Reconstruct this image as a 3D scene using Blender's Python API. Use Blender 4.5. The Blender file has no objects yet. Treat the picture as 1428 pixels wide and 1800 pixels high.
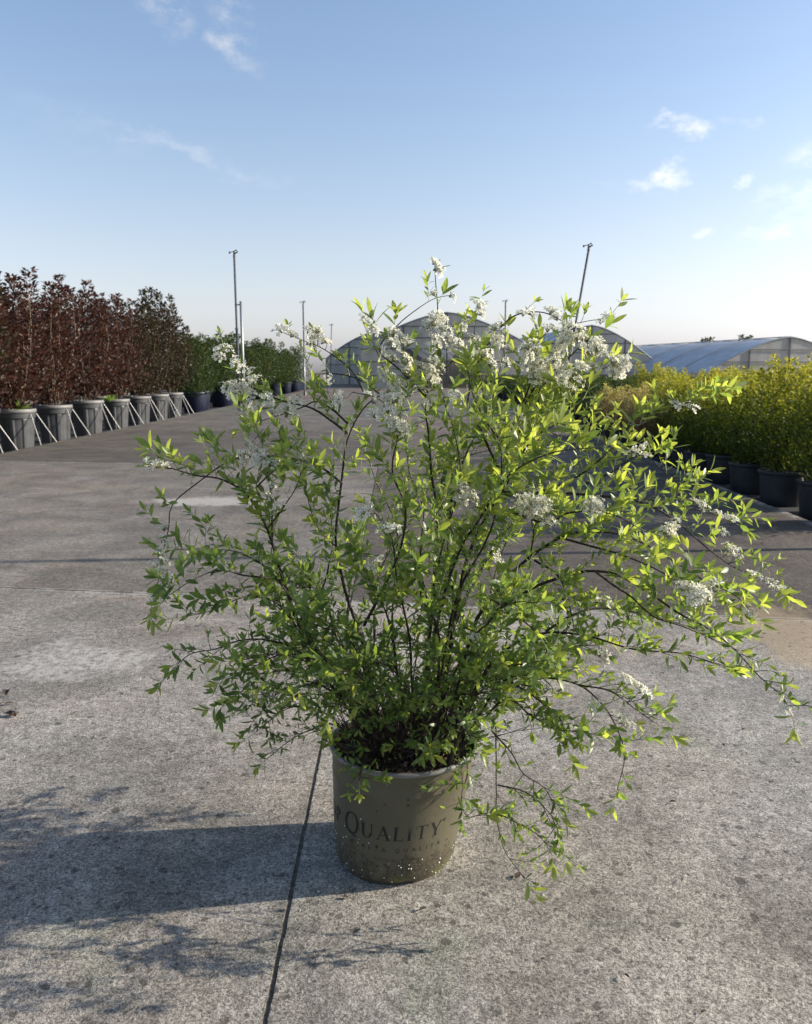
import bpy, bmesh, math, random
import numpy as np
from mathutils import Vector, Matrix, noise as mnoise
rad = math.radians
SC = bpy.context.scene
COL = SC.collection

# ------------------------------------------------------------------ camera, sky, sun, exposure
CAM_H = 1.2
FPX = 1430.0
PITCH = math.atan(248 / FPX)
cam_d = bpy.data.cameras.new('camera')
cam_d.sensor_fit = 'HORIZONTAL'
cam_d.sensor_width = 36
cam_d.lens = 36 * FPX / 1428
cam_d.clip_start = 0.05
cam_d.clip_end = 3000
cam_d.dof.use_dof = True
cam_d.dof.focus_distance = 1.9
cam_d.dof.aperture_fstop = 12
cam = bpy.data.objects.new('camera', cam_d)
COL.objects.link(cam)
cam.location = (0, 0, CAM_H)
cam.rotation_euler = (math.pi / 2 - PITCH, 0, 0)
SC.camera = cam

SUN_EL = rad(20.8)
SUN_H = Vector((1, 0.12, 0)).normalized()
SUN_DIR = Vector((SUN_H.x * math.cos(SUN_EL), SUN_H.y * math.cos(SUN_EL), math.sin(SUN_EL)))
world = bpy.data.worlds.new('World')
SC.world = world
world.use_nodes = True

sun_d = bpy.data.lights.new('sun', 'SUN')
sun_d.energy = 4.6
sun_d.angle = rad(0.55)
sun_d.color = (1.0, 0.91, 0.77)
sun = bpy.data.objects.new('sun', sun_d)
COL.objects.link(sun)
sun.rotation_euler = SUN_DIR.to_track_quat('Z', 'Y').to_euler()
sun.location = (20, 5, 20)

SC.view_settings.view_transform = 'Standard'
SC.view_settings.look = 'None'
SC.view_settings.gamma = 1
SC.view_settings.use_curve_mapping = False
SC.view_settings.exposure = 0.82
SC.cycles.max_bounces = 8
SC.cycles.transparent_max_bounces = 8
SC.cycles.sample_clamp_indirect = 6
SC.render.film_transparent = False

cP, sP = math.cos(PITCH), math.sin(PITCH)


def ray(px, py):
    u = (px - 714) / FPX
    v = (py - 900) / FPX
    return Vector((u, cP - sP * v, -sP - cP * v))


def W(px, py, Y):
    """point seen at photo pixel (px, py) that stands at distance Y"""
    d = ray(px, py)
    k = Y / d.y
    return Vector((d.x * k, Y, CAM_H + d.z * k))


def proj(p):
    z = p[2] - CAM_H
    dep = p[1] * cP - z * sP
    return (714 + FPX * p[0] / dep, 900 - FPX * (p[1] * sP + z * cP) / dep, dep)


# ------------------------------------------------------------------ node helpers
class NT:
    def __init__(self, tree):
        self.t = tree
        self.t.nodes.clear()

    def n(self, typ, ins=None, **props):
        nd = self.t.nodes.new(typ)
        for k, v in props.items():
            setattr(nd, k, v)
        for k, v in (ins or {}).items():
            self.put(nd.inputs[k], v)
        return nd

    def put(self, sock, v):
        if hasattr(v, 'bl_rna') and hasattr(v, 'is_output') and not isinstance(v, (float, int)):
            self.t.links.new(v, sock)
        else:
            sock.default_value = v

    def math(self, op, a, b=0.0, c=None, clamp=False):
        nd = self.n('ShaderNodeMath', operation=op, use_clamp=clamp)
        self.put(nd.inputs[0], a)
        self.put(nd.inputs[1], b)
        if c is not None:
            self.put(nd.inputs[2], c)
        return nd.outputs[0]

    def vm(self, op, a, b=(0, 0, 0), scale=None):
        nd = self.n('ShaderNodeVectorMath', operation=op)
        self.put(nd.inputs[0], a)
        self.put(nd.inputs[1], b)
        if scale is not None:
            self.put(nd.inputs['Scale'], scale)
        return nd.outputs['Value'] if op in ('DOT_PRODUCT', 'LENGTH', 'DISTANCE') else nd.outputs[0]

    def mix(self, f, a, b, blend='MIX'):
        nd = self.n('ShaderNodeMix', data_type='RGBA', blend_type=blend)
        self.put(nd.inputs[0], f)
        self.put(nd.inputs[6], a)
        self.put(nd.inputs[7], b)
        return nd.outputs[2]

    def noise(self, vec, scale, detail=3, rough=0.55, dist=0.0, color=False):
        nd = self.n('ShaderNodeTexNoise', {'Vector': vec, 'Scale': scale, 'Detail': detail, 'Roughness': rough, 'Distortion': dist})
        return nd.outputs['Color' if color else 'Fac']

    def vor(self, vec, scale, feature='F1', out='Distance', rnd=1.0):
        nd = self.n('ShaderNodeTexVoronoi', {'Vector': vec, 'Scale': scale, 'Randomness': rnd}, feature=feature)
        return nd.outputs[out]

    def step(self, v, lo, hi, to0=0.0, to1=1.0):
        nd = self.n('ShaderNodeMapRange', {'Value': v, 'From Min': lo, 'From Max': hi, 'To Min': to0, 'To Max': to1}, interpolation_type='SMOOTHSTEP')
        return nd.outputs[0]

    def sxyz(self, v):
        return self.n('ShaderNodeSeparateXYZ', {'Vector': v}).outputs

    def xyz(self, x, y, z):
        return self.n('ShaderNodeCombineXYZ', {'X': x, 'Y': y, 'Z': z}).outputs[0]


def rgb(r, g, b):
    return (r, g, b, 1.0)


def hexc(r, g, b):
    """display colour 0-255 to linear"""
    f = lambda c: (c / 255 / 12.92) if c / 255 <= 0.04045 else ((c / 255 + 0.055) / 1.055) ** 2.4
    return (f(r), f(g), f(b), 1.0)


def new_mat(name):
    m = bpy.data.materials.new(name)
    m.use_nodes = True
    t = NT(m.node_tree)
    out = t.n('ShaderNodeOutputMaterial')
    return m, t, out


def simple_mat(name, col, rough=0.6, metal=0.0, var=0.15, scale=8.0, bump=0.0, bscale=60.0, spec=0.4):
    m, t, out = new_mat(name)
    tc = t.n('ShaderNodeTexCoord').outputs['Object']
    nz = t.noise(tc, scale, 4, 0.6)
    f = t.step(nz, 0.3, 0.7, 1 - var, 1 + var)
    c = t.mix(1.0, col, t.xyz(f, f, f), 'MULTIPLY')
    p = t.n('ShaderNodeBsdfPrincipled', {'Base Color': c, 'Roughness': rough, 'Metallic': metal, 'Specular IOR Level': spec})
    if bump > 0:
        b = t.n('ShaderNodeBump', {'Height': t.noise(tc, bscale, 3, 0.6), 'Strength': bump, 'Distance': 0.01})
        t.put(p.inputs['Normal'], b.outputs[0])
    t.put(out.inputs['Surface'], p.outputs[0])
    return m


# ------------------------------------------------------------------ world: sky and the few small clouds
def build_world():
    t = NT(world.node_tree)
    out = t.n('ShaderNodeOutputWorld')
    sky = t.n('ShaderNodeTexSky', sky_type='NISHITA', sun_disc=False, sun_elevation=SUN_EL,
              sun_rotation=math.atan2(SUN_H.x, SUN_H.y), air_density=1.0, dust_density=1.3, ozone_density=2.6, altitude=50)
    tc = t.n('ShaderNodeTexCoord').outputs['Generated']
    # wisps of cloud, each at its own direction in the sky: azimuth/elevation patches broken up by noise
    s = t.sxyz(tc)
    az = t.math('ARCTAN2', s[0], s[1])
    el = t.math('ARCSINE', s[2])
    warp = t.noise(t.vm('MULTIPLY', tc, (1, 1, 1.6)), 14, 5, 0.62, color=True)
    wv = t.sxyz(t.vm('SUBTRACT', warp, (0.5, 0.5, 0.5)))
    az2 = t.math('MULTIPLY_ADD', wv[0], 0.10, az)
    el2 = t.math('MULTIPLY_ADD', wv[1], 0.075, el)
    puff = t.noise(t.vm('MULTIPLY', tc, (1, 1, 1.8)), 26, 6, 0.65)
    total = None
    # pixel-free list: azimuth deg, elevation deg, half width deg, half height deg, tilt deg, density
    for (a0, e0, ra, re, tl, dn) in [(-15.1, 20.8, 2.6, 1.5, -30, .6), (-11.0, 21.6, 1.8, 1.5, -30, .55), (-11.0, 20.0, 1.7, 1.1, -30, .6), (-10.1, 18.8, 1.2, 1.0, -45, .25),
                                     (-14.6, 13.7, 9.5, .75, -14, .26), (-20.0, 14.6, 7, 1.6, -10, .08),
                                     (18.2, 14.7, 1.5, .9, -10, .85), (16.8, 15.0, 1.3, .5, 0, .7), (21.2, 14.8, 1.8, .7, -16, .4), (17.2, 12.0, 1.9, .95, 3, .85), (14.9, 11.7, 1.9, .6, 3, .5),
                                     (19.5, 8.6, .9, .6, 0, .5), (25, 10.2, 3.5, 1.3, 6, .42), (24.5, 8.7, 4, .9, 4, .4), (25.5, 12.4, 3, 1.1, 0, .45), (21.2, 11.4, .6, .5, 0, .4),
                                     (40, 15, 7, 2.0, 5, .5), (-48, 18, 6, 2.0, -8, .5), (70, 25, 8, 3, 4, .4), (-85, 20, 9, 3, 0, .4), (150, 22, 9, 3, 0, .4), (-150, 30, 8, 3, 0, .4)]:
        c, sn = math.cos(rad(tl)), math.sin(rad(tl))
        da = t.math('SUBTRACT', az2, rad(a0))
        de = t.math('SUBTRACT', el2, rad(e0))
        x = t.math('ADD', t.math('MULTIPLY', da, c / rad(ra)), t.math('MULTIPLY', de, sn / rad(ra)))
        y = t.math('ADD', t.math('MULTIPLY', da, -sn / rad(re)), t.math('MULTIPLY', de, c / rad(re)))
        r = t.math('SQRT', t.math('ADD', t.math('MULTIPLY', x, x), t.math('MULTIPLY', y, y)))
        m = t.step(r, 1.05, 0.1, 0.0, dn)
        total = m if total is None else t.math('MAXIMUM', total, m)
    den = t.math('MULTIPLY', total, t.step(puff, 0.34, 0.68, 0, .85), clamp=True)
    skyc = sky.outputs[0]
    # pale ground haze low over the whole horizon
    hz = t.math('MULTIPLY', t.math('POWER', 2.718, t.math('MULTIPLY', t.math('MAXIMUM', el, 0.0), -1 / rad(11.5))), 0.92)
    hl = t.vm('DOT_PRODUCT', skyc, (0.3, 0.4, 0.3))
    skyc = t.mix(hz, skyc, t.xyz(t.math('MULTIPLY', hl, .985), t.math('MULTIPLY', hl, .95), t.math('MULTIPLY', hl, 1.02)))
    lum = t.vm('DOT_PRODUCT', skyc, (0.25, 0.4, 0.35))
    base = t.math('MULTIPLY_ADD', lum, 1.05, 1.6)
    cl = t.xyz(base, base, t.math('MULTIPLY', base, 1.02))
    col = t.mix(den, skyc, cl)
    bg = t.n('ShaderNodeBackground', {'Color': col, 'Strength': 0.133})
    t.put(out.inputs['Surface'], bg.outputs[0])


build_world()


# ------------------------------------------------------------------ materials
CROSS0, SLOPE, SLAB_L = 4.11, -0.142, 6.05     # cross joints of the slabs: first distance, skew, spacing


def mat_concrete():
    m, t, out = new_mat('weathered_concrete')
    pos = t.n('ShaderNodeNewGeometry').outputs['Position']
    oi = t.n('ShaderNodeObjectInfo')
    gp = t.vm('ADD', t.n('ShaderNodeVectorRotate', {'Vector': pos, 'Axis': (.3, .5, .8), 'Angle': 0.7}).outputs[0], t.vm('MULTIPLY', t.vm('SUBTRACT', t.noise(pos, 70, 3, .7, color=True), (.5, .5, .5)), (.012, .012, .012)))
    grain = t.noise(gp, 150, 3, 0.8, 0.7)
    grain2 = t.noise(gp, 380, 2, 0.6)
    mid = t.noise(pos, 26, 5, 0.7)
    big = t.noise(pos, 2.3, 5, 0.62, 0.6)
    huge = t.noise(pos, 0.45, 4, 0.55)
    v = t.math('MULTIPLY', t.step(grain, 0.37, 0.63, 0.44, 1.50), t.step(grain2, 0.3, 0.7, 0.66, 1.34))
    v = t.math('MULTIPLY', v, t.step(mid, 0.3, 0.7, 0.70, 1.26))
    v = t.math('MULTIPLY', v, t.step(big, 0.3, 0.7, 0.72, 1.22))
    v = t.math('MULTIPLY', v, t.step(huge, 0.3, 0.7, 0.86, 1.12))
    base = t.mix(t.step(t.noise(pos, 1.1, 4, 0.6, 0.4), 0.35, 0.68), rgb(0.285, 0.262, 0.232), rgb(0.268, 0.260, 0.245))
    base = t.mix(t.step(t.noise(t.vm('ADD', pos, (7, 3, 0)), 1.6, 5, 0.65, 0.8), 0.52, 0.75, 0, 0.45), base, rgb(0.275, 0.215, 0.175))
    base = t.mix(t.step(t.noise(t.vm('ADD', pos, (17, 13, 0)), 2.1, 5, 0.65, 0.8), 0.56, 0.75, 0, 0.4), base, rgb(0.215, 0.245, 0.185))
    col = t.mix(1.0, base, t.xyz(v, v, v), 'MULTIPLY')
    # old brown dirt film, different from slab to slab
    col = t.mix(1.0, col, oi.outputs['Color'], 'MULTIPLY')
    # pale worn patches and scuffs that run across
    sc = t.vm('MULTIPLY', pos, (0.9, 9, 1))
    scuff = t.math('MULTIPLY', t.step(t.noise(sc, 1.3, 4, 0.6, 0.5), 0.64, 0.74), t.step(t.noise(pos, 9, 4, .7), 0.42, 0.6))
    worn = t.math('MULTIPLY', t.step(t.noise(t.vm('ADD', pos, (3.3, 9.1, 0)), 0.85, 5, 0.7, 0.6), 0.62, 0.74), t.step(t.noise(pos, 30, 4, .7), 0.35, 0.62))
    scr = t.step(t.noise(t.vm('MULTIPLY', t.vm('ADD', pos, (0, 0.7, 0)), (1.2, 60, 1)), 1.0, 3, 0.5, 0.2), 0.735, 0.765)
    p = t.math('MAXIMUM', t.math('MULTIPLY', scuff, .45), t.math('MULTIPLY', worn, .6))
    p = t.math('MAXIMUM', p, t.math('MULTIPLY', scr, .55))
    s = t.sxyz(pos)
    wn = t.noise(pos, 5, 5, 0.7)

    def patch(cx, cy, rx, ry, amp):
        x = t.math('DIVIDE', t.math('SUBTRACT', s[0], cx), rx)
        y = t.math('DIVIDE', t.math('SUBTRACT', s[1], cy), ry)
        r = t.math('SQRT', t.math('ADD', t.math('MULTIPLY', x, x), t.math('MULTIPLY', y, y)))
        r = t.math('ADD', r, t.math('MULTIPLY', t.math('SUBTRACT', wn, 0.5), 1.6))
        return t.step(r, 1.0, 0.45, 0, amp)
    p = t.math('MAXIMUM', p, t.math('MULTIPLY', patch(-1.42, 3.27, .42, .28, .8), t.step(mid, 0.4, 0.6, 0.3, 1)))
    p = t.math('MAXIMUM', p, patch(-1.8, 7.5, .75, .35, .75))
    col = t.mix(p, col, rgb(0.44, 0.41, 0.37))
    dj = t.math('ADD', t.math('MULTIPLY', s[0], -SLOPE), s[1])
    dj = t.math('MODULO', t.math('ADD', t.math('SUBTRACT', dj, CROSS0), SLAB_L * 4.5), SLAB_L)
    dj = t.math('ABSOLUTE', t.math('SUBTRACT', dj, SLAB_L / 2))
    je = t.math('MULTIPLY', t.step(dj, .035, .008), t.step(t.noise(pos, 6, 4, .7), .40, .60, 0, .75))
    re_ = t.math('ABSOLUTE', t.math('SUBTRACT', s[0], t.math('MULTIPLY_ADD', s[1], .02, 3.15)))
    re_ = t.math('MULTIPLY', t.step(re_, .12, .03), t.step(t.noise(pos, 4, 4, .7), .40, .62, 0, .7))
    col = t.mix(t.math('MAXIMUM', je, re_), col, rgb(0.42, 0.395, 0.36))
    # ochre sandy stain
    col = t.mix(t.math('MULTIPLY', patch(1.85, 3.55, .38, .75, .55), 1.0), col, rgb(0.38, 0.285, 0.165))
    # dark drip spots and lichen dots
    wp = t.vm('ADD', pos, t.vm('MULTIPLY', t.vm('SUBTRACT', t.noise(pos, 45, 4, .7, color=True), (.5, .5, .5)), (.03, .03, 0)))
    spots = None
    for (sc_, th, keep, amp) in [(4.3, .09, .50, .80), (10.0, .14, .50, .75), (27, .27, .42, .70), (60, .32, .5, .65)]:
        nd = t.n('ShaderNodeTexVoronoi', {'Vector': t.vm('MULTIPLY', wp, (1, 1, 0)), 'Scale': sc_})
        rn = t.sxyz(nd.outputs['Color'])
        size = t.math('MULTIPLY', t.step(rn[0], keep, 1.0), th)
        dd = t.step(t.math('SUBTRACT', nd.outputs['Distance'], size), 0.02, -0.03, 0, amp)
        spots = dd if spots is None else t.math('MAXIMUM', spots, dd)
    clump = t.step(t.noise(pos, 1.5, 4, .6), 0.25, 0.50)
    spots = t.math('MULTIPLY', spots, clump)
    col = t.mix(spots, col, rgb(0.05, 0.043, 0.036))
    # bump
    h = t.math('ADD', t.math('MULTIPLY', grain, 0.0024), t.math('MULTIPLY', mid, 0.004))
    h = t.math('ADD', h, t.math('MULTIPLY', grain2, 0.0008))
    b = t.n('ShaderNodeBump', {'Height': h, 'Strength': 1.0, 'Distance': 1.0})
    pr = t.n('ShaderNodeBsdfPrincipled', {'Base Color': col, 'Roughness': 0.85, 'Specular IOR Level': 0.25, 'Normal': b.outputs[0]})
    t.put(out.inputs['Surface'], pr.outputs[0])
    return m


def mat_leaf(name, cols, trans=0.45, tcol=None, rough=0.42, spec=0.45, use_tint=True):
    """cols: list of (pos, colour) over the per-leaf tint value (0 old .. 1 new; main shrub also raised towards the sun)"""
    m, t, out = new_mat(name)
    at = t.n('ShaderNodeAttribute', attribute_name='tint').outputs['Fac']
    cr = t.n('ShaderNodeValToRGB', {'Fac': at})
    el = cr.color_ramp.elements
    el[0].position, el[0].color = cols[0]
    el[1].position, el[1].color = cols[-1]
    for p_, c_ in cols[1:-1]:
        e = el.new(p_)
        e.color = c_
    tc = t.n('ShaderNodeTexCoord').outputs['Object']
    nz = t.noise(tc, 90, 2, 0.5)
    f = t.step(nz, 0.3, 0.7, 0.85, 1.12)
    c = t.mix(1.0, cr.outputs[0], t.xyz(f, f, f), 'MULTIPLY')
    back = t.n('ShaderNodeNewGeometry').outputs['Backfacing']
    c2 = t.mix(t.math('MULTIPLY', back, 0.5), c, rgb(.24, .28, .17)) if use_tint else c
    p = t.n('ShaderNodeBsdfPrincipled', {'Base Color': c2, 'Roughness': rough, 'Specular IOR Level': spec})
    tr = t.n('ShaderNodeBsdfTranslucent', {'Color': t.mix(1.0, c, tcol or rgb(2.15, 1.95, 0.62), 'MULTIPLY')})
    ms = t.n('ShaderNodeMixShader', {'Fac': trans, 1: p.outputs[0], 2: tr.outputs[0]})
    t.put(out.inputs['Surface'], ms.outputs[0])
    return m


M = {}
M['concrete'] = mat_concrete()
M['joint'] = simple_mat('joint_dirt', rgb(.12, .105, .088), .9, var=.4, scale=60, bump=.6, bscale=200)
M['soil_ground'] = simple_mat('dry_ground', rgb(.13, .115, .085), .95, var=.35, scale=.8, bump=.4, bscale=9)
M['fabric'] = simple_mat('weed_fabric', rgb(.020, .020, .022), .85, var=.5, scale=3, bump=.3, bscale=40)
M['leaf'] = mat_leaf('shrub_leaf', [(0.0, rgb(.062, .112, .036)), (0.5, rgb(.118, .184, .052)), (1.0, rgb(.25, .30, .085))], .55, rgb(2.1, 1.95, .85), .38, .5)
M['bark'] = simple_mat('dark_bark', rgb(.030, .019, .015), .7, var=.4, scale=40, bump=.5, bscale=160)
M['green_twig'] = simple_mat('green_twig', rgb(.24, .25, .12), .6, var=.3, scale=30)
M['petal'] = mat_leaf('white_petal', [(0, rgb(.84, .81, .69)), (1, rgb(.91, .89, .79))], .48, rgb(.95, .95, .88), .5, .3, False)
M['floret_eye'] = simple_mat('floret_eye', rgb(.33, .34, .09), .6)
M['red_leaf'] = mat_leaf('red_leaf', [(0, rgb(.030, .020, .015)), (.5, rgb(.064, .034, .025)), (.8, rgb(.105, .040, .028)), (1, rgb(.06, .062, .028))], .3, rgb(1.9, 1.1, .8), .45, .4, False)
M['brown_leaf'] = mat_leaf('brown_leaf', [(0, rgb(.022, .018, .011)), (.5, rgb(.045, .030, .017)), (1, rgb(.055, .062, .026))], .3, rgb(1.7, 1.4, .8), .45, .4, False)
M['green_leaf'] = mat_leaf('green_leaf', [(0, rgb(.018, .034, .012)), (.6, rgb(.036, .060, .019)), (1, rgb(.080, .105, .034))], .35, rgb(1.9, 1.8, .6), .5, .35, False)
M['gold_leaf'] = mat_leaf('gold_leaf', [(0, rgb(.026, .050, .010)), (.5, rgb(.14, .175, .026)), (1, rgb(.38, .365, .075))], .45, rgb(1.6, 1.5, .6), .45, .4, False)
M['pale_leaf'] = mat_leaf('pale_leaf', [(0, rgb(.20, .095, .07)), (.5, rgb(.34, .26, .13)), (1, rgb(.58, .56, .24))], .4, rgb(1.5, 1.4, .7), .5, .35, False)
M['stem'] = simple_mat('pale_stem', rgb(.16, .12, .085), .8, var=.35, scale=12)
M['grey_pot'] = simple_mat('grey_pot_plastic', rgb(.056, .058, .061), .5, var=.2, scale=5)
M['grey_rim'] = simple_mat('grey_rim_plastic', rgb(.17, .166, .16), .55, var=.2, scale=9)
M['navy_pot'] = simple_mat('navy_pot_plastic', rgb(.012, .015, .034), .45, var=.2, scale=4)
M['black_pot'] = simple_mat('black_pot_plastic', rgb(.024, .026, .030), .6, var=.4, scale=5)
M['compost'] = simple_mat('compost', rgb(.035, .024, .017), .95, var=.5, scale=50, bump=.8, bscale=120)
M['steel'] = simple_mat('galvanised_steel', rgb(.30, .31, .31), .5, .55, var=.12, scale=.8)
M['white_steel'] = simple_mat('pale_metal_rod', rgb(.36, .355, .34), .5, .2, var=.1, scale=1.5)
M['dark_steel'] = simple_mat('dark_steel', rgb(.10, .105, .11), .55, .4, var=.12, scale=.8)
M['brass'] = simple_mat('sprinkler_brass', rgb(.10, .085, .06), .5, .5)
M['dead_leaf'] = simple_mat('dead_leaf', rgb(.045, .028, .018), .8, var=.4, scale=60)
M['ink'] = simple_mat('black_print', rgb(.012, .012, .012), .6)


def mat_film(name, col, trans):
    m, t, out = new_mat(name)
    tc = t.n('ShaderNodeTexCoord').outputs['Object']
    nz = t.step(t.noise(t.vm('MULTIPLY', tc, (1, .6, .35)), 1.2, 5, .65), .3, .7, .82, 1.1)
    c = t.mix(1.0, col, t.xyz(nz, nz, nz), 'MULTIPLY')
    p = t.n('ShaderNodeBsdfPrincipled', {'Base Color': c, 'Roughness': .38, 'Specular IOR Level': .5})
    tr = t.n('ShaderNodeBsdfTranslucent', {'Color': c})
    ms = t.n('ShaderNodeMixShader', {'Fac': trans, 1: p.outputs[0], 2: tr.outputs[0]})
    t.put(out.inputs['Surface'], ms.outputs[0])
    return m


M['film'] = mat_film('greenhouse_film', rgb(.60, .57, .51), .45)
M['roof_film'] = mat_film('roof_film', rgb(.55, .58, .63), .3)


def mat_taupe():
    m, t, out = new_mat('taupe_pot_plastic')
    tc = t.n('ShaderNodeTexCoord').outputs['Object']
    s = t.sxyz(tc)
    z = s[2]
    nz = t.noise(tc, 7, 5, .65)
    f = t.step(nz, .3, .7, .9, 1.08)
    c = t.mix(1.0, rgb(.094, .085, .055), t.xyz(f, f, f), 'MULTIPLY')
    # splashed compost, thicker towards the foot, broken up
    n1 = t.noise(t.vm('MULTIPLY', tc, (1, 1, .8)), 16, 6, .72, .5)
    lim = t.step(z, 0.01, 0.17, 0.38, 0.74)
    d = t.step(t.math('SUBTRACT', n1, lim), -0.03, 0.05, 0, .85)
    fine = t.step(t.noise(tc, 130, 4, .75), .38, .6)
    d = t.math('MULTIPLY', d, fine)
    c = t.mix(d, c, rgb(.035, .026, .018))
    # green algae near the foot
    alg = t.math('MULTIPLY', t.step(z, .045, .005), t.step(t.noise(tc, 11, 4, .6), .45, .62))
    c = t.mix(t.math('MULTIPLY', alg, .6), c, rgb(.13, .14, .03))
    # dark dots
    v = t.n('ShaderNodeTexVoronoi', {'Vector': tc, 'Scale': 55})
    r = t.sxyz(v.outputs['Color'])
    dk = t.math('MULTIPLY', t.step(v.outputs['Distance'], .24, .16), t.step(r[0], .86, .88))
    c = t.mix(t.math('MULTIPLY', dk, .8), c, rgb(.02, .018, .014))
    b = t.n('ShaderNodeBump', {'Height': t.noise(tc, 60, 4, .6), 'Strength': .12, 'Distance': .01})
    p = t.n('ShaderNodeBsdfPrincipled', {'Base Color': c, 'Roughness': .5, 'Specular IOR Level': .4, 'Normal': b.outputs[0]})
    t.put(out.inputs['Surface'], p.outputs[0])
    return m


M['taupe'] = mat_taupe()
M['taupe_rim'] = simple_mat('taupe_rim_plastic', rgb(.16, .155, .14), .42, var=.12, scale=8)
M['perlite'] = simple_mat('perlite', rgb(.50, .49, .45), .8, var=.2)


def mat_chip():
    m, t, out = new_mat('bark_chip')
    at = t.n('ShaderNodeAttribute', attribute_name='tint').outputs['Fac']
    cr = t.n('ShaderNodeValToRGB', {'Fac': at})
    e = cr.color_ramp.elements
    e[0].color = rgb(.028, .016, .011)
    e[1].color = rgb(.42, .29, .19)
    x = e.new(.6)
    x.color = rgb(.15, .088, .052)
    p = t.n('ShaderNodeBsdfPrincipled', {'Base Color': cr.outputs[0], 'Roughness': .85})
    t.put(out.inputs['Surface'], p.outputs[0])
    return m


M['chip'] = mat_chip()


# ------------------------------------------------------------------ mesh helpers
class MB:
    """collects verts / faces / per-face material / per-face tint"""

    def __init__(self):
        self.v, self.f, self.m, self.t = [], [], [], []

    def add(self, verts, faces, mi=0, tint=None):
        b = len(self.v)
        self.v.extend([tuple(p) for p in verts])
        for fc in faces:
            self.f.append(tuple(b + i for i in fc))
            self.m.append(mi)
            self.t.append(tint if tint is not None else 0.5)

    def box(self, c, s, mi=0, mat=None):
        x, y, z = s[0] / 2, s[1] / 2, s[2] / 2
        vs = [Vector((sx * x, sy * y, sz * z)) for sx in (-1, 1) for sy in (-1, 1) for sz in (-1, 1)]
        if mat is not None:
            vs = [mat @ p for p in vs]
        vs = [p + Vector(c) for p in vs]
        self.add(vs, [(0, 1, 3, 2), (4, 6, 7, 5), (0, 4, 5, 1), (2, 3, 7, 6), (0, 2, 6, 4), (1, 5, 7, 3)], mi)

    def tube(self, pts, r, n=6, mi=0, caps=True, tint=None):
        pts = [Vector(p) for p in pts]
        if isinstance(r, (int, float)):
            r = [r] * len(pts)
        rings = []
        up = None
        for i, p in enumerate(pts):
            a = pts[max(0, i - 1)]
            b = pts[min(len(pts) - 1, i + 1)]
            d = (b - a)
            d = d.normalized() if d.length > 1e-9 else Vector((0, 0, 1))
            if up is None:
                up = Vector((1, 0, 0)) if abs(d.x) < .8 else Vector((0, 1, 0))
            x = (up - d * up.dot(d)).normalized()
            y = d.cross(x)
            up = x
            rings.append([p + (x * math.cos(2 * math.pi * k / n) + y * math.sin(2 * math.pi * k / n)) * r[i] for k in range(n)])
        vs = [q for ring in rings for q in ring]
        fs = []
        for i in range(len(pts) - 1):
            for k in range(n):
                k2 = (k + 1) % n
                fs.append((i * n + k, i * n + k2, (i + 1) * n + k2, (i + 1) * n + k))
        if caps:
            fs.append(tuple(range(n - 1, -1, -1)))
            fs.append(tuple((len(pts) - 1) * n + k for k in range(n)))
        self.add(vs, fs, mi, tint)

    def lathe(self, prof, n=32, c=(0, 0, 0), mi=0, rfun=None, close=False):
        """prof: list of (radius, z); rfun(angle, i) scales the radius"""
        vs = []
        for i, (r, z) in enumerate(prof):
            for k in range(n):
                a = 2 * math.pi * k / n
                rr = r * (rfun(a, i) if rfun else 1)
                vs.append((c[0] + rr * math.cos(a), c[1] + rr * math.sin(a), c[2] + z))
        fs = []
        for i in range(len(prof) - 1):
            for k in range(n):
                k2 = (k + 1) % n
                fs.append((i * n + k, i * n + k2, (i + 1) * n + k2, (i + 1) * n + k))
        self.add(vs, fs, mi)

    def mesh(self, name, mats, smooth=False):
        me = bpy.data.meshes.new(name)
        me.from_pydata(self.v, [], self.f)
        for mt in mats:
            me.materials.append(mt)
        if len(mats) > 1:
            me.polygons.foreach_set('material_index', self.m)
        if smooth:
            me.polygons.foreach_set('use_smooth', [True] * len(self.f))
        at = me.attributes.new('tint', 'FLOAT', 'FACE')
        at.data.foreach_set('value', self.t)
        me.update()
        return me


def link(name, me, parent=None, loc=None, rot=None, scale=None, kind=None):
    o = bpy.data.objects.new(name, me)
    COL.objects.link(o)
    if parent is not None:
        o.parent = parent
    if loc is not None:
        o.location = loc
    if rot is not None:
        o.rotation_euler = rot
    if scale is not None:
        o.scale = (scale,) * 3 if isinstance(scale, (int, float)) else scale
    if kind:
        o['kind'] = kind
    return o


def thing(name, label, cat, loc=(0, 0, 0), rot=None, scale=None, group=None):
    o = link(name, None, None, loc, rot, scale)
    o['label'] = label
    o['category'] = cat
    if group:
        o['group'] = group
    return o


def crom(pts, step):
    """Catmull-Rom resample of a list of Vectors, about `step` apart"""
    P = [Vector(p) for p in pts]
    P = [P[0] * 2 - P[1]] + P + [P[-1] * 2 - P[-2]]
    out = []
    for i in range(1, len(P) - 2):
        a, b, c, d = P[i - 1], P[i], P[i + 1], P[i + 2]
        n = max(1, int(round((c - b).length / step)))
        for k in range(n):
            t = k / n
            out.append(0.5 * ((2 * b) + (c - a) * t + (2 * a - 5 * b + 4 * c - d) * t * t + (3 * b - a - 3 * c + d) * t ** 3))
    out.append(P[-2])
    return out


# ------------------------------------------------------------------ ground and concrete slabs
LEDGE = lambda y: -5.98 - 0.012 * (y - 12)        # the road's long edges and its middle joint, from distance
REDGE = lambda y: 3.28 + 0.02 * (y - 6.5)
JOINT = lambda y: -0.264 - 0.0105 * (y - 1.33)


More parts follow.
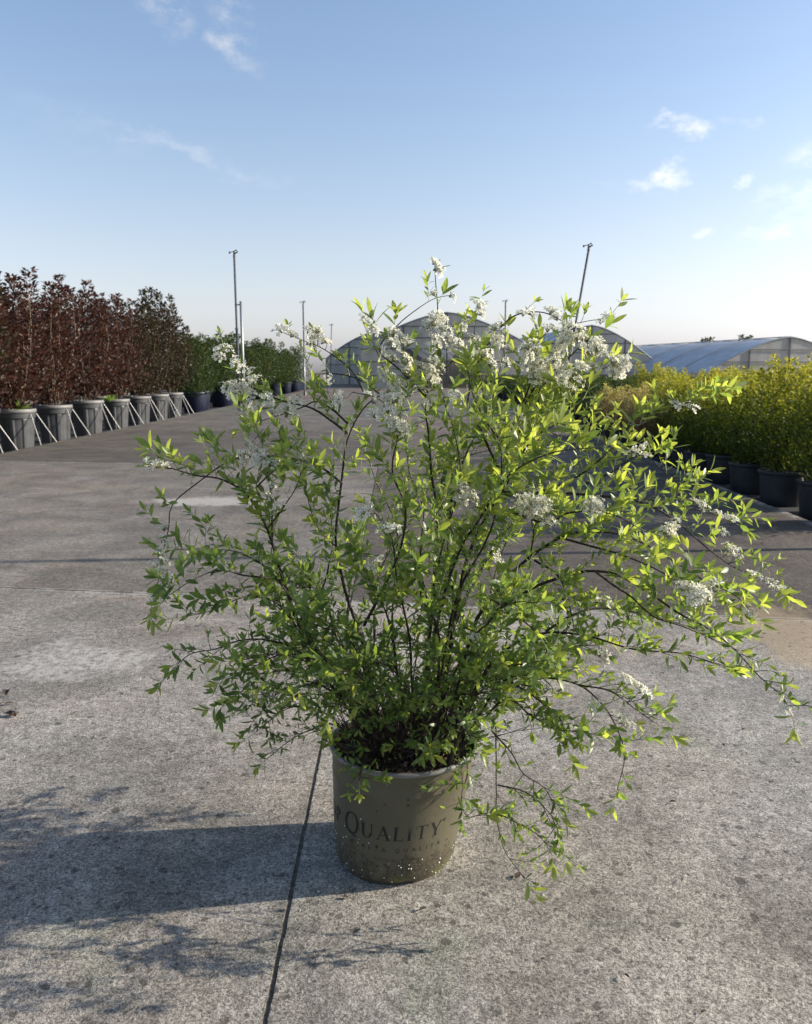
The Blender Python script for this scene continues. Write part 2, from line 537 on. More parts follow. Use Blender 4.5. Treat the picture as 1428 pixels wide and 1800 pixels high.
def build_ground():
    mb = MB()
    S = 1500
    mb.add([(-S, -S, -.14), (S, -S, -.14), (S, S, -.14), (-S, S, -.14)], [(0, 1, 2, 3)])
    link('ground', mb.mesh('ground', [M['soil_ground']]), kind='structure')
    for nm, x0, x1, y0, y1 in (('bed_ground', -20, -6.6, 2, 62), ('bed_ground', 3.2, 20, -2, 48)):
        mb = MB()
        mb.add([(x0, y0, -.11), (x1, y0, -.11), (x1, y1, -.11), (x0, y1, -.11)], [(0, 1, 2, 3)])
        link(nm, mb.mesh(nm, [M['fabric']]), kind='structure')
    # dirt packed in the joints: one sheet just under the slab tops
    mb = MB()
    y0, y1 = -3.5, 57
    for z in (-.0035,):
        mb.add([(LEDGE(y0) + .02, y0, z), (REDGE(y0) - .02, y0, z), (REDGE(y1) - .02, y1, z), (LEDGE(y1) + .02, y1, z)], [(0, 1, 2, 3)])
    mb.add([(LEDGE(y0) + .02, y0, -.13), (REDGE(y0) - .02, y0, -.13), (REDGE(y1) - .02, y1, -.13), (LEDGE(y1) + .02, y1, -.13)], [(0, 1, 2, 3)])
    pav = link('pavement', mb.mesh('pavement', [M['joint']]), kind='structure')
    rnd = random.Random(5)

    def edge(p, q, near):
        L = (Vector(q) - Vector(p)).length
        n = max(2, int(L / (.012 if near else .25)))
        out = []
        for i in range(n):
            f = i / n
            x, y = p[0] + (q[0] - p[0]) * f, p[1] + (q[1] - p[1]) * f
            a = .0018 if near else .002
            j = a * mnoise.noise((x * 40, y * 40, 3)) + (a * .9 * max(0, mnoise.noise((x * 9, y * 11, 8))) if near else 0)
            out.append((x + (j if near else 0), y + (0 if near else j)))
        return out
    k = 0
    cross = lambda i, x: CROSS0 + SLOPE * x + SLAB_L * i
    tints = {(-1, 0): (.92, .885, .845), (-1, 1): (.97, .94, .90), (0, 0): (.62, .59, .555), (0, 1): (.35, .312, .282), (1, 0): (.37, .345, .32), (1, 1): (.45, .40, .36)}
    for i in range(-1, 9):
        for side in (0, 1):
            def xl(y):
                return (LEDGE(y) if side == 0 else JOINT(y) + .0055)

            def xr(y):
                return (JOINT(y) - .0055 if side == 0 else REDGE(y))

            def solve(fx, j):
                y = cross(j, 0)
                for _ in range(6):
                    y = cross(j, fx(y))
                return y
            g = .0035
            A = (xl(solve(xl, i)), solve(xl, i) + g)
            B = (xr(solve(xr, i)), solve(xr, i) + g)
            Cc = (xr(solve(xr, i + 1)), solve(xr, i + 1) - g)
            D = (xl(solve(xl, i + 1)), solve(xl, i + 1) - g)
            near = i == -1
            ring = edge(A, B, False) + edge(B, Cc, near and side == 0) + edge(Cc, D, False) + edge(D, A, near and side == 1)
            n = len(ring)
            dz = rnd.uniform(-.0015, .0015) if i >= 0 else 0
            cx = sum(p[0] for p in ring) / n
            cy = sum(p[1] for p in ring) / n
            top = [(x, y, dz) for x, y in ring]
            mid = [(x, y, -.125) for x, y in ring]
            mb = MB()
            mb.add(top + mid, [tuple(range(n))] + [(a, a + n, (a + 1) % n + n, (a + 1) % n) for a in range(n)])
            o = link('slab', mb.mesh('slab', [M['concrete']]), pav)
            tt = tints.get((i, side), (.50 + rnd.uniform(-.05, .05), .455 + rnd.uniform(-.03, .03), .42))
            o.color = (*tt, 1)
            k += 1


build_ground()


# ------------------------------------------------------------------ the taupe printed pot
POT_C = Vector((-0.030, 1.885, 0))     # foot centre
RIM_DX = 0.026                          # the soft pot leans a little
POT_H = 0.305
R0, R1 = 0.150, 0.178


def pot_point(theta, h, off=0.0):
    """theta 0 faces the camera, + to the right"""
    f = h / POT_H
    r = R0 + (R1 - R0) * f + off
    if h < .035:
        r -= .012 * ((.035 - h) / .035) ** 2
    return Vector((r * math.sin(theta) + RIM_DX * f, -r * math.cos(theta), h))


def glyph_polys():
    """serif capitals as stroke quads: dict letter -> (list of polylines with widths, advance)"""
    def bar(a, b, w0, w1=None, n=8):
        w1 = w0 if w1 is None else w1
        a, b = Vector((*a, 0)), Vector((*b, 0))
        d = (b - a).normalized()
        nrm = Vector((-d.y, d.x, 0))
        return [((a.lerp(b, i / n) + nrm * (w0 + (w1 - w0) * i / n) / 2), (a.lerp(b, i / n) - nrm * (w0 + (w1 - w0) * i / n) / 2)) for i in range(n + 1)]

    def ring(cx, cy, rx, ry, thick, thin, a0=0, a1=360, n=40, rot=0):
        out = []
        for i in range(n + 1):
            a = rad(a0 + (a1 - a0) * i / n)
            w = thin + (thick - thin) * abs(math.cos(a + rot)) ** 1.5
            c, s = math.cos(a), math.sin(a)
            o = Vector((cx + rx * c, cy + ry * s, 0))
            q = Vector((cx + (rx - w) * c, cy + (ry - w * .8) * s, 0))
            out.append((o, q))
        return out
    K, k = .17, .055
    G = {}
    G['T'] = ([bar((.40, 0), (.40, 1), K), bar((0, .965), (.8, .965), .07), bar((.02, .97), (-.01, .76), .05, .02), bar((.78, .97), (.81, .76), .05, .02), bar((.24, .02), (.56, .02), .04)], .84)
    G['O'] = ([ring(.5, .5, .5, .52, K, k, rot=.3)], 1.08)
    G['P'] = ([bar((.14, 0), (.14, 1), K), bar((0, .98), (.3, .98), .04), bar((0, .02), (.3, .02), .04), ring(.26, .73, .36, .27, K, k, -90, 90, 24)], .70)
    G['Q'] = ([ring(.62, .60, .62, .78, K * 1.05, k * 1.3, rot=.25), bar((.42, .02), (.78, -.20), .05, .13), bar((.78, -.20), (1.12, -.27), .13, .06)], 1.30)
    G['U'] = ([bar((.14, .3), (.14, 1), K), ring(.42, .34, .365, .36, K, k, 180, 360, 24), bar((.755, .3), (.755, 1), .06), bar((0, .98), (.3, .98), .04), bar((.64, .98), (.88, .98), .04)], .93)
    G['A'] = ([bar((.10, 0), (.47, 1.02), .06), bar((.42, 1.0), (.80, 0), K), bar((.22, .36), (.68, .36), .05), bar((0, .02), (.24, .02), .04), bar((.62, .02), (.96, .02), .04)], .94)
    G['L'] = ([bar((.16, 0), (.16, 1), K), bar((0, .98), (.32, .98), .04), bar((0, .03), (.62, .03), .06), bar((.60, .02), (.68, .24), .07, .02)], .72)
    G['I'] = ([bar((.16, 0), (.16, 1), K), bar((0, .98), (.32, .98), .04), bar((0, .02), (.32, .02), .04)], .40)
    G['Y'] = ([bar((.42, 0), (.42, .46), K), bar((.42, .42), (.10, 1), K * .95), bar((.43, .44), (.78, 1), .06), bar((-.02, .98), (.26, .98), .04), bar((.64, .98), (.90, .98), .04), bar((.26, .02), (.58, .02), .04)], .86)
    return G


def text_mesh(body, size, spacing=1.0):
    cu = bpy.data.curves.new('txt', 'FONT')
    cu.body = body
    cu.size = size
    cu.space_character = spacing
    cu.align_x = 'CENTER'
    cu.resolution_u = 3
    o = bpy.data.objects.new('txt', cu)
    COL.objects.link(o)
    dg = bpy.context.evaluated_depsgraph_get()
    me = bpy.data.meshes.new_from_object(o.evaluated_get(dg))
    vs = [v.co.copy() for v in me.vertices]
    fs = [tuple(p.vertices) for p in me.polygons]
    bpy.data.objects.remove(o)
    bpy.data.curves.remove(cu)
    bpy.data.meshes.remove(me)
    return vs, fs


def build_main_pot(root):
    n = 120
    mb = MB()
    prof = [0.0, .006, .014, .024, .035, .06, .10, .15, .20, .235, .2385, .242, .27, .29, .30]
    vs = []
    for i, h in enumerate(prof):
        for k in range(n):
            th = 2 * math.pi * k / n - math.pi
            hh = h
            if i <= 1:   # drainage notches in the foot
                for c0, wd in ((.16, .17), (1.05, .12), (-1.0, .16), (2.2, .16), (-2.2, .16), (3.1, .12)):
                    if abs(th - c0) < wd:
                        hh = max(hh, .0105 + (.002 * i))
            o = 0.0012 if h == .2385 else 0.0
            wob = .0012 * math.sin(3 * th + 1) * h / POT_H
            vs.append(pot_point(th, hh, o + wob))
    fs = []
    for i in range(len(prof) - 1):
        for k in range(n):
            k2 = (k + 1) % n
            fs.append((i * n + k, i * n + k2, (i + 1) * n + k2, (i + 1) * n + k))
    # inside wall
    mb.add(vs, fs)
    b = len(mb.v)
    ins = [pot_point(2 * math.pi * k / n - math.pi, h, -.004) for h in (.30, .25, .2) for k in range(n)]
    mb.add(ins, [(i * n + (k + 1) % n, i * n + k, (i + 1) * n + k, (i + 1) * n + (k + 1) % n) for i in range(2) for k in range(n)])
    mb.add([pot_point(2 * math.pi * k / n - math.pi, .012, -.003) for k in range(n)], [tuple(range(n))])
    pot = link('pot', mb.mesh('pot', [M['taupe']], True), root)
    # rolled rim
    mb = MB()
    m = 14
    vs = []
    for k in range(n):
        th = 2 * math.pi * k / n - math.pi
        c = pot_point(th, .300, .002)
        r_out = Vector((math.sin(th), -math.cos(th), 0))
        for j in range(m):
            a = 2 * math.pi * j / m
            vs.append(c + r_out * (.0055 * math.cos(a)) + Vector((0, 0, .0060 * math.sin(a))))
    fs = [(k * m + j, ((k + 1) % n) * m + j, ((k + 1) % n) * m + (j + 1) % m, k * m + (j + 1) % m) for k in range(n) for j in range(m)]
    mb.add(vs, fs)
    link('rim', mb.mesh('rim', [M['taupe_rim']], True), pot)
    # lettering
    G = glyph_polys()
    H = .0365
    mb = MB()
    word = [('T', 0), ('O', 0), ('P', 0), (' ', 0), ('Q', 0), ('U', 0), ('A', 0), ('L', 0), ('I', 0), ('T', 0), ('Y', 0)]
    adv = sum((.42 if c == ' ' else G[c][1] + .16) for c, _ in word)
    # L of QUALITY sits about in front
    pre = sum((.42 if c == ' ' else G[c][1] + .16) for c, _ in word[:7])
    x = -pre - .42
    Rm = R0 + (R1 - R0) * .5
    for ch, _ in word:
        if ch == ' ':
            x += .42
            continue
        strokes, ad = G[ch]
        for st in strokes:
            vs, fs = [], []
            for (a, b_) in st:
                for p in (a, b_):
                    s = (x + p.x) * H
                    vs.append(pot_point(s / Rm + .02, .128 + p.y * H, .0006))
            for i in range(len(st) - 1):
                fs.append((2 * i, 2 * i + 1, 2 * i + 3, 2 * i + 2))
            mb.add(vs, fs)
        x += ad + .16
    xe = x
    for body, size, h0, sp, cx in (('di   A L T A   Q U A L I T \u00c0', .0150, .098, 1.32, -.010), ('P R O D U Z I O N E   D I   P I A N T E', .0062, .075, 1.15, .0), ('\u00ae', .012, .158, 1.0, xe * H + .001)):
        vs, fs = text_mesh(body, size, sp)
        mb.add([pot_point((v.x + cx) / Rm + .02, h0 + v.y, .0006) for v in vs], fs)
    link('lettering', mb.mesh('lettering', [M['ink']]), pot)
    # perlite grains stuck to the wall
    rnd = random.Random(11)
    mb = MB()
    for i in range(62):
        th = rnd.uniform(-1.5, 1.55)
        h = .012 + abs(rnd.gauss(0, .06))
        if h > .2:
            continue
        c = pot_point(th, h, .0004)
        r = rnd.uniform(.0010, .0026) * (1.15 if th > .7 else 1)
        mb.add([c + Vector((dx * r, dy * r, dz * r)) for dx, dy, dz in ((1, 0, 0), (-1, 0, 0), (0, 1, 0), (0, -1, 0), (0, 0, 1.1), (0, 0, -1))],
               [(0, 2, 4), (2, 1, 4), (1, 3, 4), (3, 0, 4), (2, 0, 5), (1, 2, 5), (3, 1, 5), (0, 3, 5)])
    g = link('perlite_grains', mb.mesh('perlite_grains', [M['perlite']]), pot)
    g['kind'] = 'stuff'
    # compost and bark chips
    mb = MB()
    vs, fs = [], []
    nr, na = 8, 48
    for i in range(nr + 1):
        for k in range(na):
            a = 2 * math.pi * k / na
            f = i / nr
            e = pot_point(a, .278, -.005)
            c0 = Vector((RIM_DX * .9, 0, .287))
            p = c0.lerp(e, f)
            p.z += .008 * mnoise.noise((p.x * 30, p.y * 30, 1)) * (1 - f)
            vs.append(p)
    for i in range(nr):
        for k in range(na):
            fs.append((i * na + k, (i + 1) * na + k, (i + 1) * na + (k + 1) % na, i * na + (k + 1) % na))
    mb.add(vs, fs)
    so = link('compost', mb.mesh('compost', [M['compost']], True), root)
    mb = MB()
    for i in range(2600):
        a = rnd.uniform(0, 2 * math.pi)
        f = math.sqrt(rnd.random()) * .97
        e = pot_point(a, .278, -.005)
        p = Vector((RIM_DX * .9, 0, .287)).lerp(e, f) + Vector((0, 0, rnd.uniform(0, .008)))
        R = Matrix.Rotation(rnd.uniform(0, 6.3), 3, 'Z') @ Matrix.Rotation(rnd.gauss(0, .5), 3, 'X')
        l, w, h = rnd.uniform(.005, .016), rnd.uniform(.003, .006), rnd.uniform(.001, .003)
        vs = [p + R @ Vector((sx * l / 2, sy * w / 2 * (1 if sx > 0 else .6), sz * h)) for sx in (-1, 1) for sy in (-1, 1) for sz in (0, 1)]
        mb.add(vs, [(0, 1, 3, 2), (4, 6, 7, 5), (0, 4, 5, 1), (2, 3, 7, 6), (1, 5, 7, 3)], 0, min(1, max(0, rnd.betavariate(1.1, 1.9))))
    ch = link('bark_chips', mb.mesh('bark_chips', [M['chip']]), root)
    ch['kind'] = 'stuff'


ROOT = thing('potted_shrub', 'white-flowering arching spirea shrub in a printed taupe pot, standing alone on the concrete', 'potted shrub', tuple(POT_C))


# ------------------------------------------------------------------ the flowering shrub
def build_shrub(root):
    rnd = random.Random(21)
    Y0 = POT_C.y
    base = Vector((POT_C.x + RIM_DX * .9, Y0, .285))
    # stems: photo polyline, depth behind (+) or before (-) the pot centre at the tip, root radius mm, leaf density, depth at its root (None = from the pot)
    B = [
        # left scaffold
        ([(690, 1275), (610, 1205), (540, 1120), (500, 1020), (470, 930), (432, 868), (390, 843), (340, 838), (292, 822)], -.22, 5.0, .9, None),
        ([(528, 1090), (548, 1058), (570, 1030), (585, 960), (580, 900)], -.1, 2.6, 1.0, -.1),
        ([(437, 872), (470, 838), (500, 820), (540, 812)], -.12, 1.8, 1.2, -.16),
        ([(672, 1275), (645, 1150), (610, 1040), (590, 960), (595, 900), (603, 830), (612, 765), (640, 715), (690, 682), (725, 660)], .12, 4.2, .55, None),
        ([(602, 850), (560, 820), (510, 805), (450, 800), (400, 812), (345, 852), (303, 890), (295, 930), (284, 980), (278, 1020), (266, 1060)], -.1, 2.2, .42, .07),
        ([(612, 762), (580, 738), (545, 716), (500, 708), (460, 690), (430, 668), (402, 630), (390, 612)], .02, 2.4, .7, .09),
        ([(612, 745), (585, 720), (555, 705), (530, 715), (470, 735), (445, 745)], .1, 2.0, .8, .1),
        ([(668, 692), (630, 668), (590, 655), (548, 655)], .2, 1.8, 1.0, .14),
        ([(640, 690), (618, 650), (588, 622), (560, 606), (530, 596), (488, 580)], .22, 1.6, .6, .15),
        ([(690, 682), (670, 640), (655, 600), (641, 566)], .2, 1.6, 1.0, .14),
        # apex
        ([(735, 1275), (755, 1120), (768, 960), (758, 820), (751, 730), (755, 660), (766, 595), (770, 545), (769, 500), (766, 462)], .05, 4.0, .7, None),
        ([(752, 700), (700, 650), (668, 612), (700, 570), (740, 540), (768, 524), (798, 518)], .16, 2.0, .55, .05),
        ([(753, 690), (720, 640), (690, 600), (660, 575)], .02, 1.8, .9, .05),
        ([(757, 660), (790, 640), (810, 600), (820, 570)], .1, 1.8, .9, .05),
        ([(640, 1100), (690, 1000), (715, 900), (690, 830), (700, 760), (690, 720), (660, 700), (620, 690)], -.1, 3.0, .8, .02),
        # centre right
        ([(765, 1275), (800, 1090), (828, 965), (868, 872), (893, 790), (905, 745), (940, 695), (975, 655), (1020, 610), (1066, 578)], .05, 5.2, .75, None),
        ([(880, 830), (850, 760), (825, 700), (845, 630), (875, 585), (908, 556), (955, 549), (1000, 566), (1038, 562), (1075, 556)], .2, 2.6, .55, .04),
        ([(850, 690), (838, 630), (834, 575), (844, 534)], .1, 1.6, .8, .12),
        ([(905, 745), (930, 700), (955, 655), (985, 600), (1010, 575)], -.1, 2.2, 1.1, .04),
        ([(900, 770), (960, 720), (1010, 680), (1060, 650), (1095, 632)], -.05, 2.4, 1.3, .04),
        ([(860, 900), (900, 830), (940, 770), (990, 740), (1030, 700)], -.18, 2.6, 1.3, .03),
        ([(800, 1080), (790, 960), (800, 860), (830, 780), (860, 720), (880, 650), (890, 590)], .25, 3.2, .9, .02),
        ([(780, 1150), (740, 1000), (745, 900), (720, 830), (715, 780), (700, 745)], .28, 3.0, .9, .02),
        # right arches
        ([(800, 1280), (825, 1130), (870, 1045), (925, 985), (985, 945), (1035, 934), (1085, 936), (1135, 957), (1185, 985), (1235, 1020), (1285, 1062)], -.12, 4.6, .85, None),
        ([(930, 980), (940, 940), (935, 910), (945, 885)], -.15, 1.6, .6, -.06),
        ([(800, 1278), (850, 1110), (930, 1040), (1000, 1010), (1045, 1003), (1090, 1010), (1140, 1040), (1190, 1075), (1240, 1102), (1292, 1142), (1335, 1188), (1372, 1222), (1388, 1248)], -.28, 4.2, .8, None),
        ([(868, 872), (930, 868), (1000, 866), (1075, 874), (1145, 890), (1190, 918), (1230, 952), (1288, 996), (1335, 1016), (1366, 1032)], .0, 3.0, .8, .03),
        ([(1075, 874), (1130, 878), (1200, 888), (1250, 902), (1296, 922)], .12, 1.8, .7, .01),
        ([(875, 865), (960, 860), (1030, 830), (1075, 790), (1105, 755), (1145, 735), (1200, 716), (1244, 706)], .18, 2.6, 1.0, .03),
        ([(1030, 850), (1080, 830), (1130, 800), (1190, 850), (1200, 840)], .1, 1.8, 1.1, .1),
        ([(985, 945), (1040, 960), (1090, 975), (1150, 1000), (1210, 1035), (1250, 1050)], -.3, 2.2, 1.2, -.08),
        ([(1045, 1003), (1080, 1030), (1110, 1050), (1150, 1085), (1200, 1100), (1270, 1130)], -.3, 2.0, 1.1, -.2),
        ([(1235, 1020), (1290, 1045), (1320, 1075)], -.15, 1.2, .5, -.12),
        # right lower
        ([(800, 1280), (850, 1190), (910, 1130), (970, 1110), (1040, 1120), (1110, 1140), (1190, 1150), (1265, 1168)], -.3, 3.6, 1.1, None),
        ([(960, 1110), (1000, 1085), (1050, 1070), (1120, 1075), (1180, 1095), (1240, 1110)], -.1, 2.2, 1.2, -.2),
        ([(940, 985), (980, 1010), (1000, 1060), (1010, 1110), (985, 1150)], -.3, 2.2, 1.0, -.06),
        ([(820, 1270), (880, 1205), (950, 1190), (1020, 1205), (1062, 1240), (1085, 1285), (1096, 1335), (1086, 1388)], -.38, 3.0, .7, None),
        ([(1020, 1205), (1070, 1215), (1110, 1240), (1150, 1265)], -.4, 1.6, .9, -.3),
        ([(830, 1270), (880, 1235), (930, 1255), (980, 1285), (1030, 1290)], -.42, 2.6, 1.2, None),
        ([(900, 1200), (950, 1230), (985, 1260), (1000, 1310)], -.35, 2.0, 1.2, -.2),
        ([(830, 1275), (862, 1262), (873, 1320), (875, 1400), (873, 1432), (885, 1490), (905, 1522), (922, 1546)], -.3, 2.2, .32, None),
        ([(865, 1285), (900, 1325), (920, 1362), (955, 1385), (975, 1420)], -.3, 1.6, .85, -.2),
        ([(875, 1380), (920, 1392), (960, 1425), (985, 1455), (990, 1480)], -.32, 1.3, .9, -.26),
        ([(875, 1430), (905, 1445), (940, 1465), (960, 1485)], -.3, 1.2, 1.2, -.27),
        # before the pot
        ([(770, 1285), (812, 1315), (822, 1360), (812, 1400), (820, 1435), (845, 1432)], -.26, 1.6, 1.0, None),
        ([(680, 1290), (650, 1322), (615, 1318), (590, 1300)], -.2, 1.8, 1.5, None),
        ([(700, 1290), (668, 1328), (640, 1345), (632, 1372)], -.22, 1.6, 1.2, None),
        ([(720, 1280), (740, 1230), (760, 1190), (765, 1150)], -.22, 2.2, .8, None),
        ([(700, 1280), (690, 1230), (650, 1200), (640, 1170)], -.25, 2.2, .8, None),
        ([(760, 1282), (790, 1240), (830, 1220), (870, 1215)], -.28, 2.2, .8, None),
        ([(690, 1280), (640, 1260), (600, 1240), (560, 1240)], -.25, 2.2, 1.4, None),
        # left lower
        ([(670, 1275), (600, 1230), (545, 1200), (500, 1212), (465, 1238), (445, 1236)], -.15, 3.0, 1.2, None),
        ([(650, 1275), (590, 1275), (540, 1285), (505, 1305), (475, 1330)], -.12, 2.2, .7, None),
        ([(600, 1225), (530, 1150), (470, 1125), (420, 1128), (380, 1142), (335, 1150), (300, 1185)], -.25, 2.6, .95, -.06),
        ([(545, 1130), (490, 1065), (440, 1050), (400, 1062), (360, 1078), (320, 1085)], -.2, 2.2, .9, -.1),
        ([(515, 1055), (470, 1000), (420, 970), (370, 965), (310, 968)], -.05, 2.0, .95, -.14),
        ([(500, 1020), (440, 1010), (390, 1000), (340, 1020), (300, 1045)], -.3, 1.8, .9, -.15),
        ([(560, 1160), (500, 1150), (450, 1170), (410, 1190)], -.2, 2.0, 1.2, -.08),
        ([(650, 1270), (560, 1150), (520, 1090), (470, 1060)], .2, 2.8, 1.3, None),
        ([(660, 1270), (600, 1140), (570, 1060), (540, 1000), (510, 960)], .25, 2.8, 1.0, None),
        ([(680, 1270), (630, 1150), (560, 1100), (500, 1090)], -.3, 2.6, 1.4, None),
        ([(480, 960), (478, 900), (472, 840), (462, 780), (440, 740)], -.1, 1.8, .9, -.17),
        ([(470, 930), (500, 890), (520, 860), (530, 830)], -.25, 1.6, .8, -.17),
        ([(590, 960), (560, 930), (545, 890), (535, 850)], .0, 1.6, .9, .04),
        # upper right mass
        ([(905, 745), (925, 690), (940, 640), (948, 600)], -.12, 2.0, 1.5, .04),
        ([(893, 790), (855, 745), (832, 695), (822, 650)], -.08, 2.0, 1.3, .04),
        ([(930, 780), (985, 725), (1002, 690), (1012, 655)], -.15, 2.0, 1.4, -.02),
        # inner fillers
        ([(710, 1280), (690, 1120), (650, 1020), (620, 960)], -.25, 3.0, 1.1, None),
        ([(730, 1280), (720, 1130), (700, 1030), (690, 950), (660, 900)], -.3, 3.2, 1.0, None),
        ([(750, 1280), (770, 1130), (740, 1040), (745, 950), (780, 880)], -.35, 3.2, .9, None),
        ([(770, 1280), (820, 1150), (860, 1090), (900, 1060), (960, 1060)], -.4, 3.2, 1.2, None),
        ([(780, 1280), (850, 1180), (900, 1170), (960, 1160)], -.45, 3.0, 1.3, None),
        ([(790, 1280), (840, 1140), (870, 1010), (910, 920), (960, 890)], .35, 3.4, 1.0, None),
        ([(740, 1270), (800, 1100), (870, 960), (940, 900), (1010, 900)], .4, 3.4, 1.1, None),
        ([(760, 1270), (850, 1120), (950, 1060), (1050, 1060), (1120, 1110)], .3, 3.2, 1.1, None),
        ([(700, 1270), (660, 1130), (670, 1000), (720, 920), (760, 850), (800, 800)], .35, 3.4, .9, None),
        ([(710, 1270), (690, 1100), (700, 940), (660, 840), (640, 780)], .42, 3.2, .6, None),
        ([(730, 1270), (780, 1050), (850, 900), (900, 830), (960, 800), (1040, 790)], -.3, 4.0, 1.0, None),
        ([(750, 1275), (800, 1060), (850, 960), (880, 860), (880, 790), (850, 740)], -.25, 3.4, .9, None),
        ([(740, 1275), (760, 1080), (780, 950), (810, 850), (800, 760), (780, 700)], -.2, 3.4, .8, None),
        ([(860, 1050), (920, 1090), (960, 1130), (950, 1180)], -.35, 2.0, 1.2, -.3),
        ([(900, 900), (960, 920), (1000, 900), (1060, 900), (1120, 930)], -.25, 2.2, 1.2, -.1),
        ([(900, 850), (930, 800), (960, 760), (1000, 770), (1050, 760)], .2, 2.2, 1.2, .1),
        ([(820, 980), (780, 900), (780, 830), (820, 800), (870, 790)], .15, 2.4, 1.1, .05),
    ]
    for k in range(30):       # low leafy shoots all round the pot
        az = k * 2.4 + rnd.uniform(-.3, .3)
        o_ = Vector((math.cos(az), math.sin(az) * .85, 0))
        L_ = rnd.uniform(.22, .46)
        st = base + o_ * rnd.uniform(.03, .11)
        st.z = .279
        up_ = rnd.uniform(.35, 1.15) * L_
        side = Vector((-o_.y, o_.x, 0)) * rnd.gauss(0, .06)
        B.append(([st, st + o_ * L_ * .3 + Vector((0, 0, up_ * .6)), st + o_ * L_ * .65 + side + Vector((0, 0, up_ * .95)), st + o_ * L_ + side * 2 + Vector((0, 0, up_ * rnd.uniform(.75, 1.05)))], None, 2.2, 1.15, None))
    leaves = []        # (pos, axis, normal, length, width, tint)
    branch_pts = []    # (px, py, point, tangent)

    def add_leaf(p, ax, nrm, L, tint, w=None):
        ax = ax.normalized()
        nrm = nrm - ax * nrm.dot(ax)
        if nrm.length < 1e-3:
            return
        tip = p + ax * L
        rr_ = Vector((p.x - base.x, p.y - base.y)).length
        if (p.z < .42 and rr_ < .165 and rnd.random() < .85) or (p.z < .56 and rr_ < .24 and rnd.random() < .35):
            return
        if tip.z < .012 or p.z < .012:
            return
        for q in (p, tip, (p + tip) / 2):      # not through the pot wall
            if q.z < POT_H:
                f = q.z / POT_H
                c = Vector((POT_C.x + RIM_DX * f, POT_C.y))
                if (Vector((q.x, q.y)) - c).length < R0 + (R1 - R0) * f + .004:
                    return
        leaves.append((p, ax, nrm.normalized(), L, (w / L if w else rnd.uniform(.25, .36)) * L, min(1, max(0, tint))))

    def shoot(mb, p, d, length, vig, tint, lscale, droop=0.0, r=.0009):
        """a leafy shoot: alternate leaves, a closed tuft of the youngest ones at the tip"""
        n = max(3, int(length / .0085))
        pts = [p.copy()]
        d = d.normalized()
        bend = Vector((rnd.gauss(0, .06), rnd.gauss(0, .06), -droop))
        for i in range(n):
            d = (d + bend + Vector((rnd.gauss(0, .05), rnd.gauss(0, .05), rnd.gauss(0, .05)))).normalized()
            pts.append(pts[-1] + d * length / n)
        mb.tube(pts, [r * (1 - .6 * i / n) for i in range(n + 1)], 4, 0 if vig < .35 else 1, False)
        a = rnd.uniform(0, 6.3)
        for i in range(1, n):
            if rnd.random() < .12:
                continue
            a += 2.4 + rnd.gauss(0, .25)
            dd = (pts[i + 1] - pts[i]).normalized()
            x = dd.orthogonal().normalized()
            y = dd.cross(x)
            radial = x * math.cos(a) + y * math.sin(a)
            f = i / n
            pit = rad(rnd.gauss(66 - 24 * f, 11))
            ax = dd * math.cos(pit) + radial * math.sin(pit)
            nr = dd * math.sin(pit) - radial * math.cos(pit) + Vector((0, 0, .35)) + Vector((rnd.gauss(0, .22), rnd.gauss(0, .22), rnd.gauss(0, .22)))
            L = lscale * rnd.uniform(.62, 1.05) * (.72 + .45 * math.sin(math.pi * min(1, f * .9 + .1)))
            add_leaf(pts[i], ax, nr, L, tint + .35 * (f - .5) + rnd.gauss(0, .12))
        dd = (pts[-1] - pts[-2]).normalized()
        x = dd.orthogonal().normalized()
        y = dd.cross(x)
        for j in range(rnd.randint(3, 4)):
            a += 2.4
            radial = x * math.cos(a) + y * math.sin(a)
            pit = rad(rnd.uniform(14, 52))
            ax = dd * math.cos(pit) + radial * math.sin(pit)
            nr = dd * math.sin(pit) - radial * math.cos(pit) + Vector((rnd.gauss(0, .15), rnd.gauss(0, .15), rnd.gauss(0, .15)))
            add_leaf(pts[-1] - dd * rnd.uniform(0, .006), ax, nr, lscale * rnd.uniform(.7, 1.08), tint + .3 + rnd.gauss(0, .1), rnd.uniform(.24, .31) * lscale)
        return pts

    UP = Vector((0, 0, 1))
    for bi, (poly, dy1, r0, dens, dyr) in enumerate(B):
        n = len(poly)
        spatial = dy1 is None
        if spatial:
            dy1 = 0
        cum = [0]
        for i in range(1, n):
            cum.append(cum[-1] + math.hypot(poly[i][0] - poly[i - 1][0], poly[i][1] - poly[i - 1][1]))
        pts = []
        for i, (px, py) in enumerate([] if spatial else poly):
            f = cum[i] / cum[-1]
            if dyr is None:
                ang = rnd.uniform(-.05, .05) if i == 0 else 0
                dy = dy1 * f ** .9 + ang
            else:
                dy = dyr + (dy1 - dyr) * f
            pts.append(W(px, py, Y0 + dy))
        if spatial:
            pts = [p.copy() for p in poly]
        elif dyr is None:
            pts[0] = Vector((pts[0].x, base.y + max(-.1, min(.1, dy1 * .3)) + rnd.uniform(-.03, .03), .278))
            pts[0].x = base.x + max(-.10, min(.10, pts[0].x - base.x))
        pts = crom(pts, .012)
        N = len(pts)
        wob = rnd.uniform(0, 50)
        pts = [p + Vector((mnoise.noise((i * .09, wob, 0)), mnoise.noise((i * .09, wob, 9)), mnoise.noise((i * .09, wob, 5)))) * .006 * min(1, i / 8) for i, p in enumerate(pts)]
        mb = MB()
        R = [max(.0009, r0 * .00135 * (.16 + .82 * (1 - i / (N - 1)) ** .9)) for i in range(N)]
        R = [r * (1 + .12 * mnoise.noise((i * .5, wob, 2))) for i, r in enumerate(R)]
        mb.tube(pts, R, 7, 0)
        # bud scars
        bo = link('branch', mb.mesh('branch', [M['bark'], M['green_twig']], True), root)
        bo.location = -POT_C
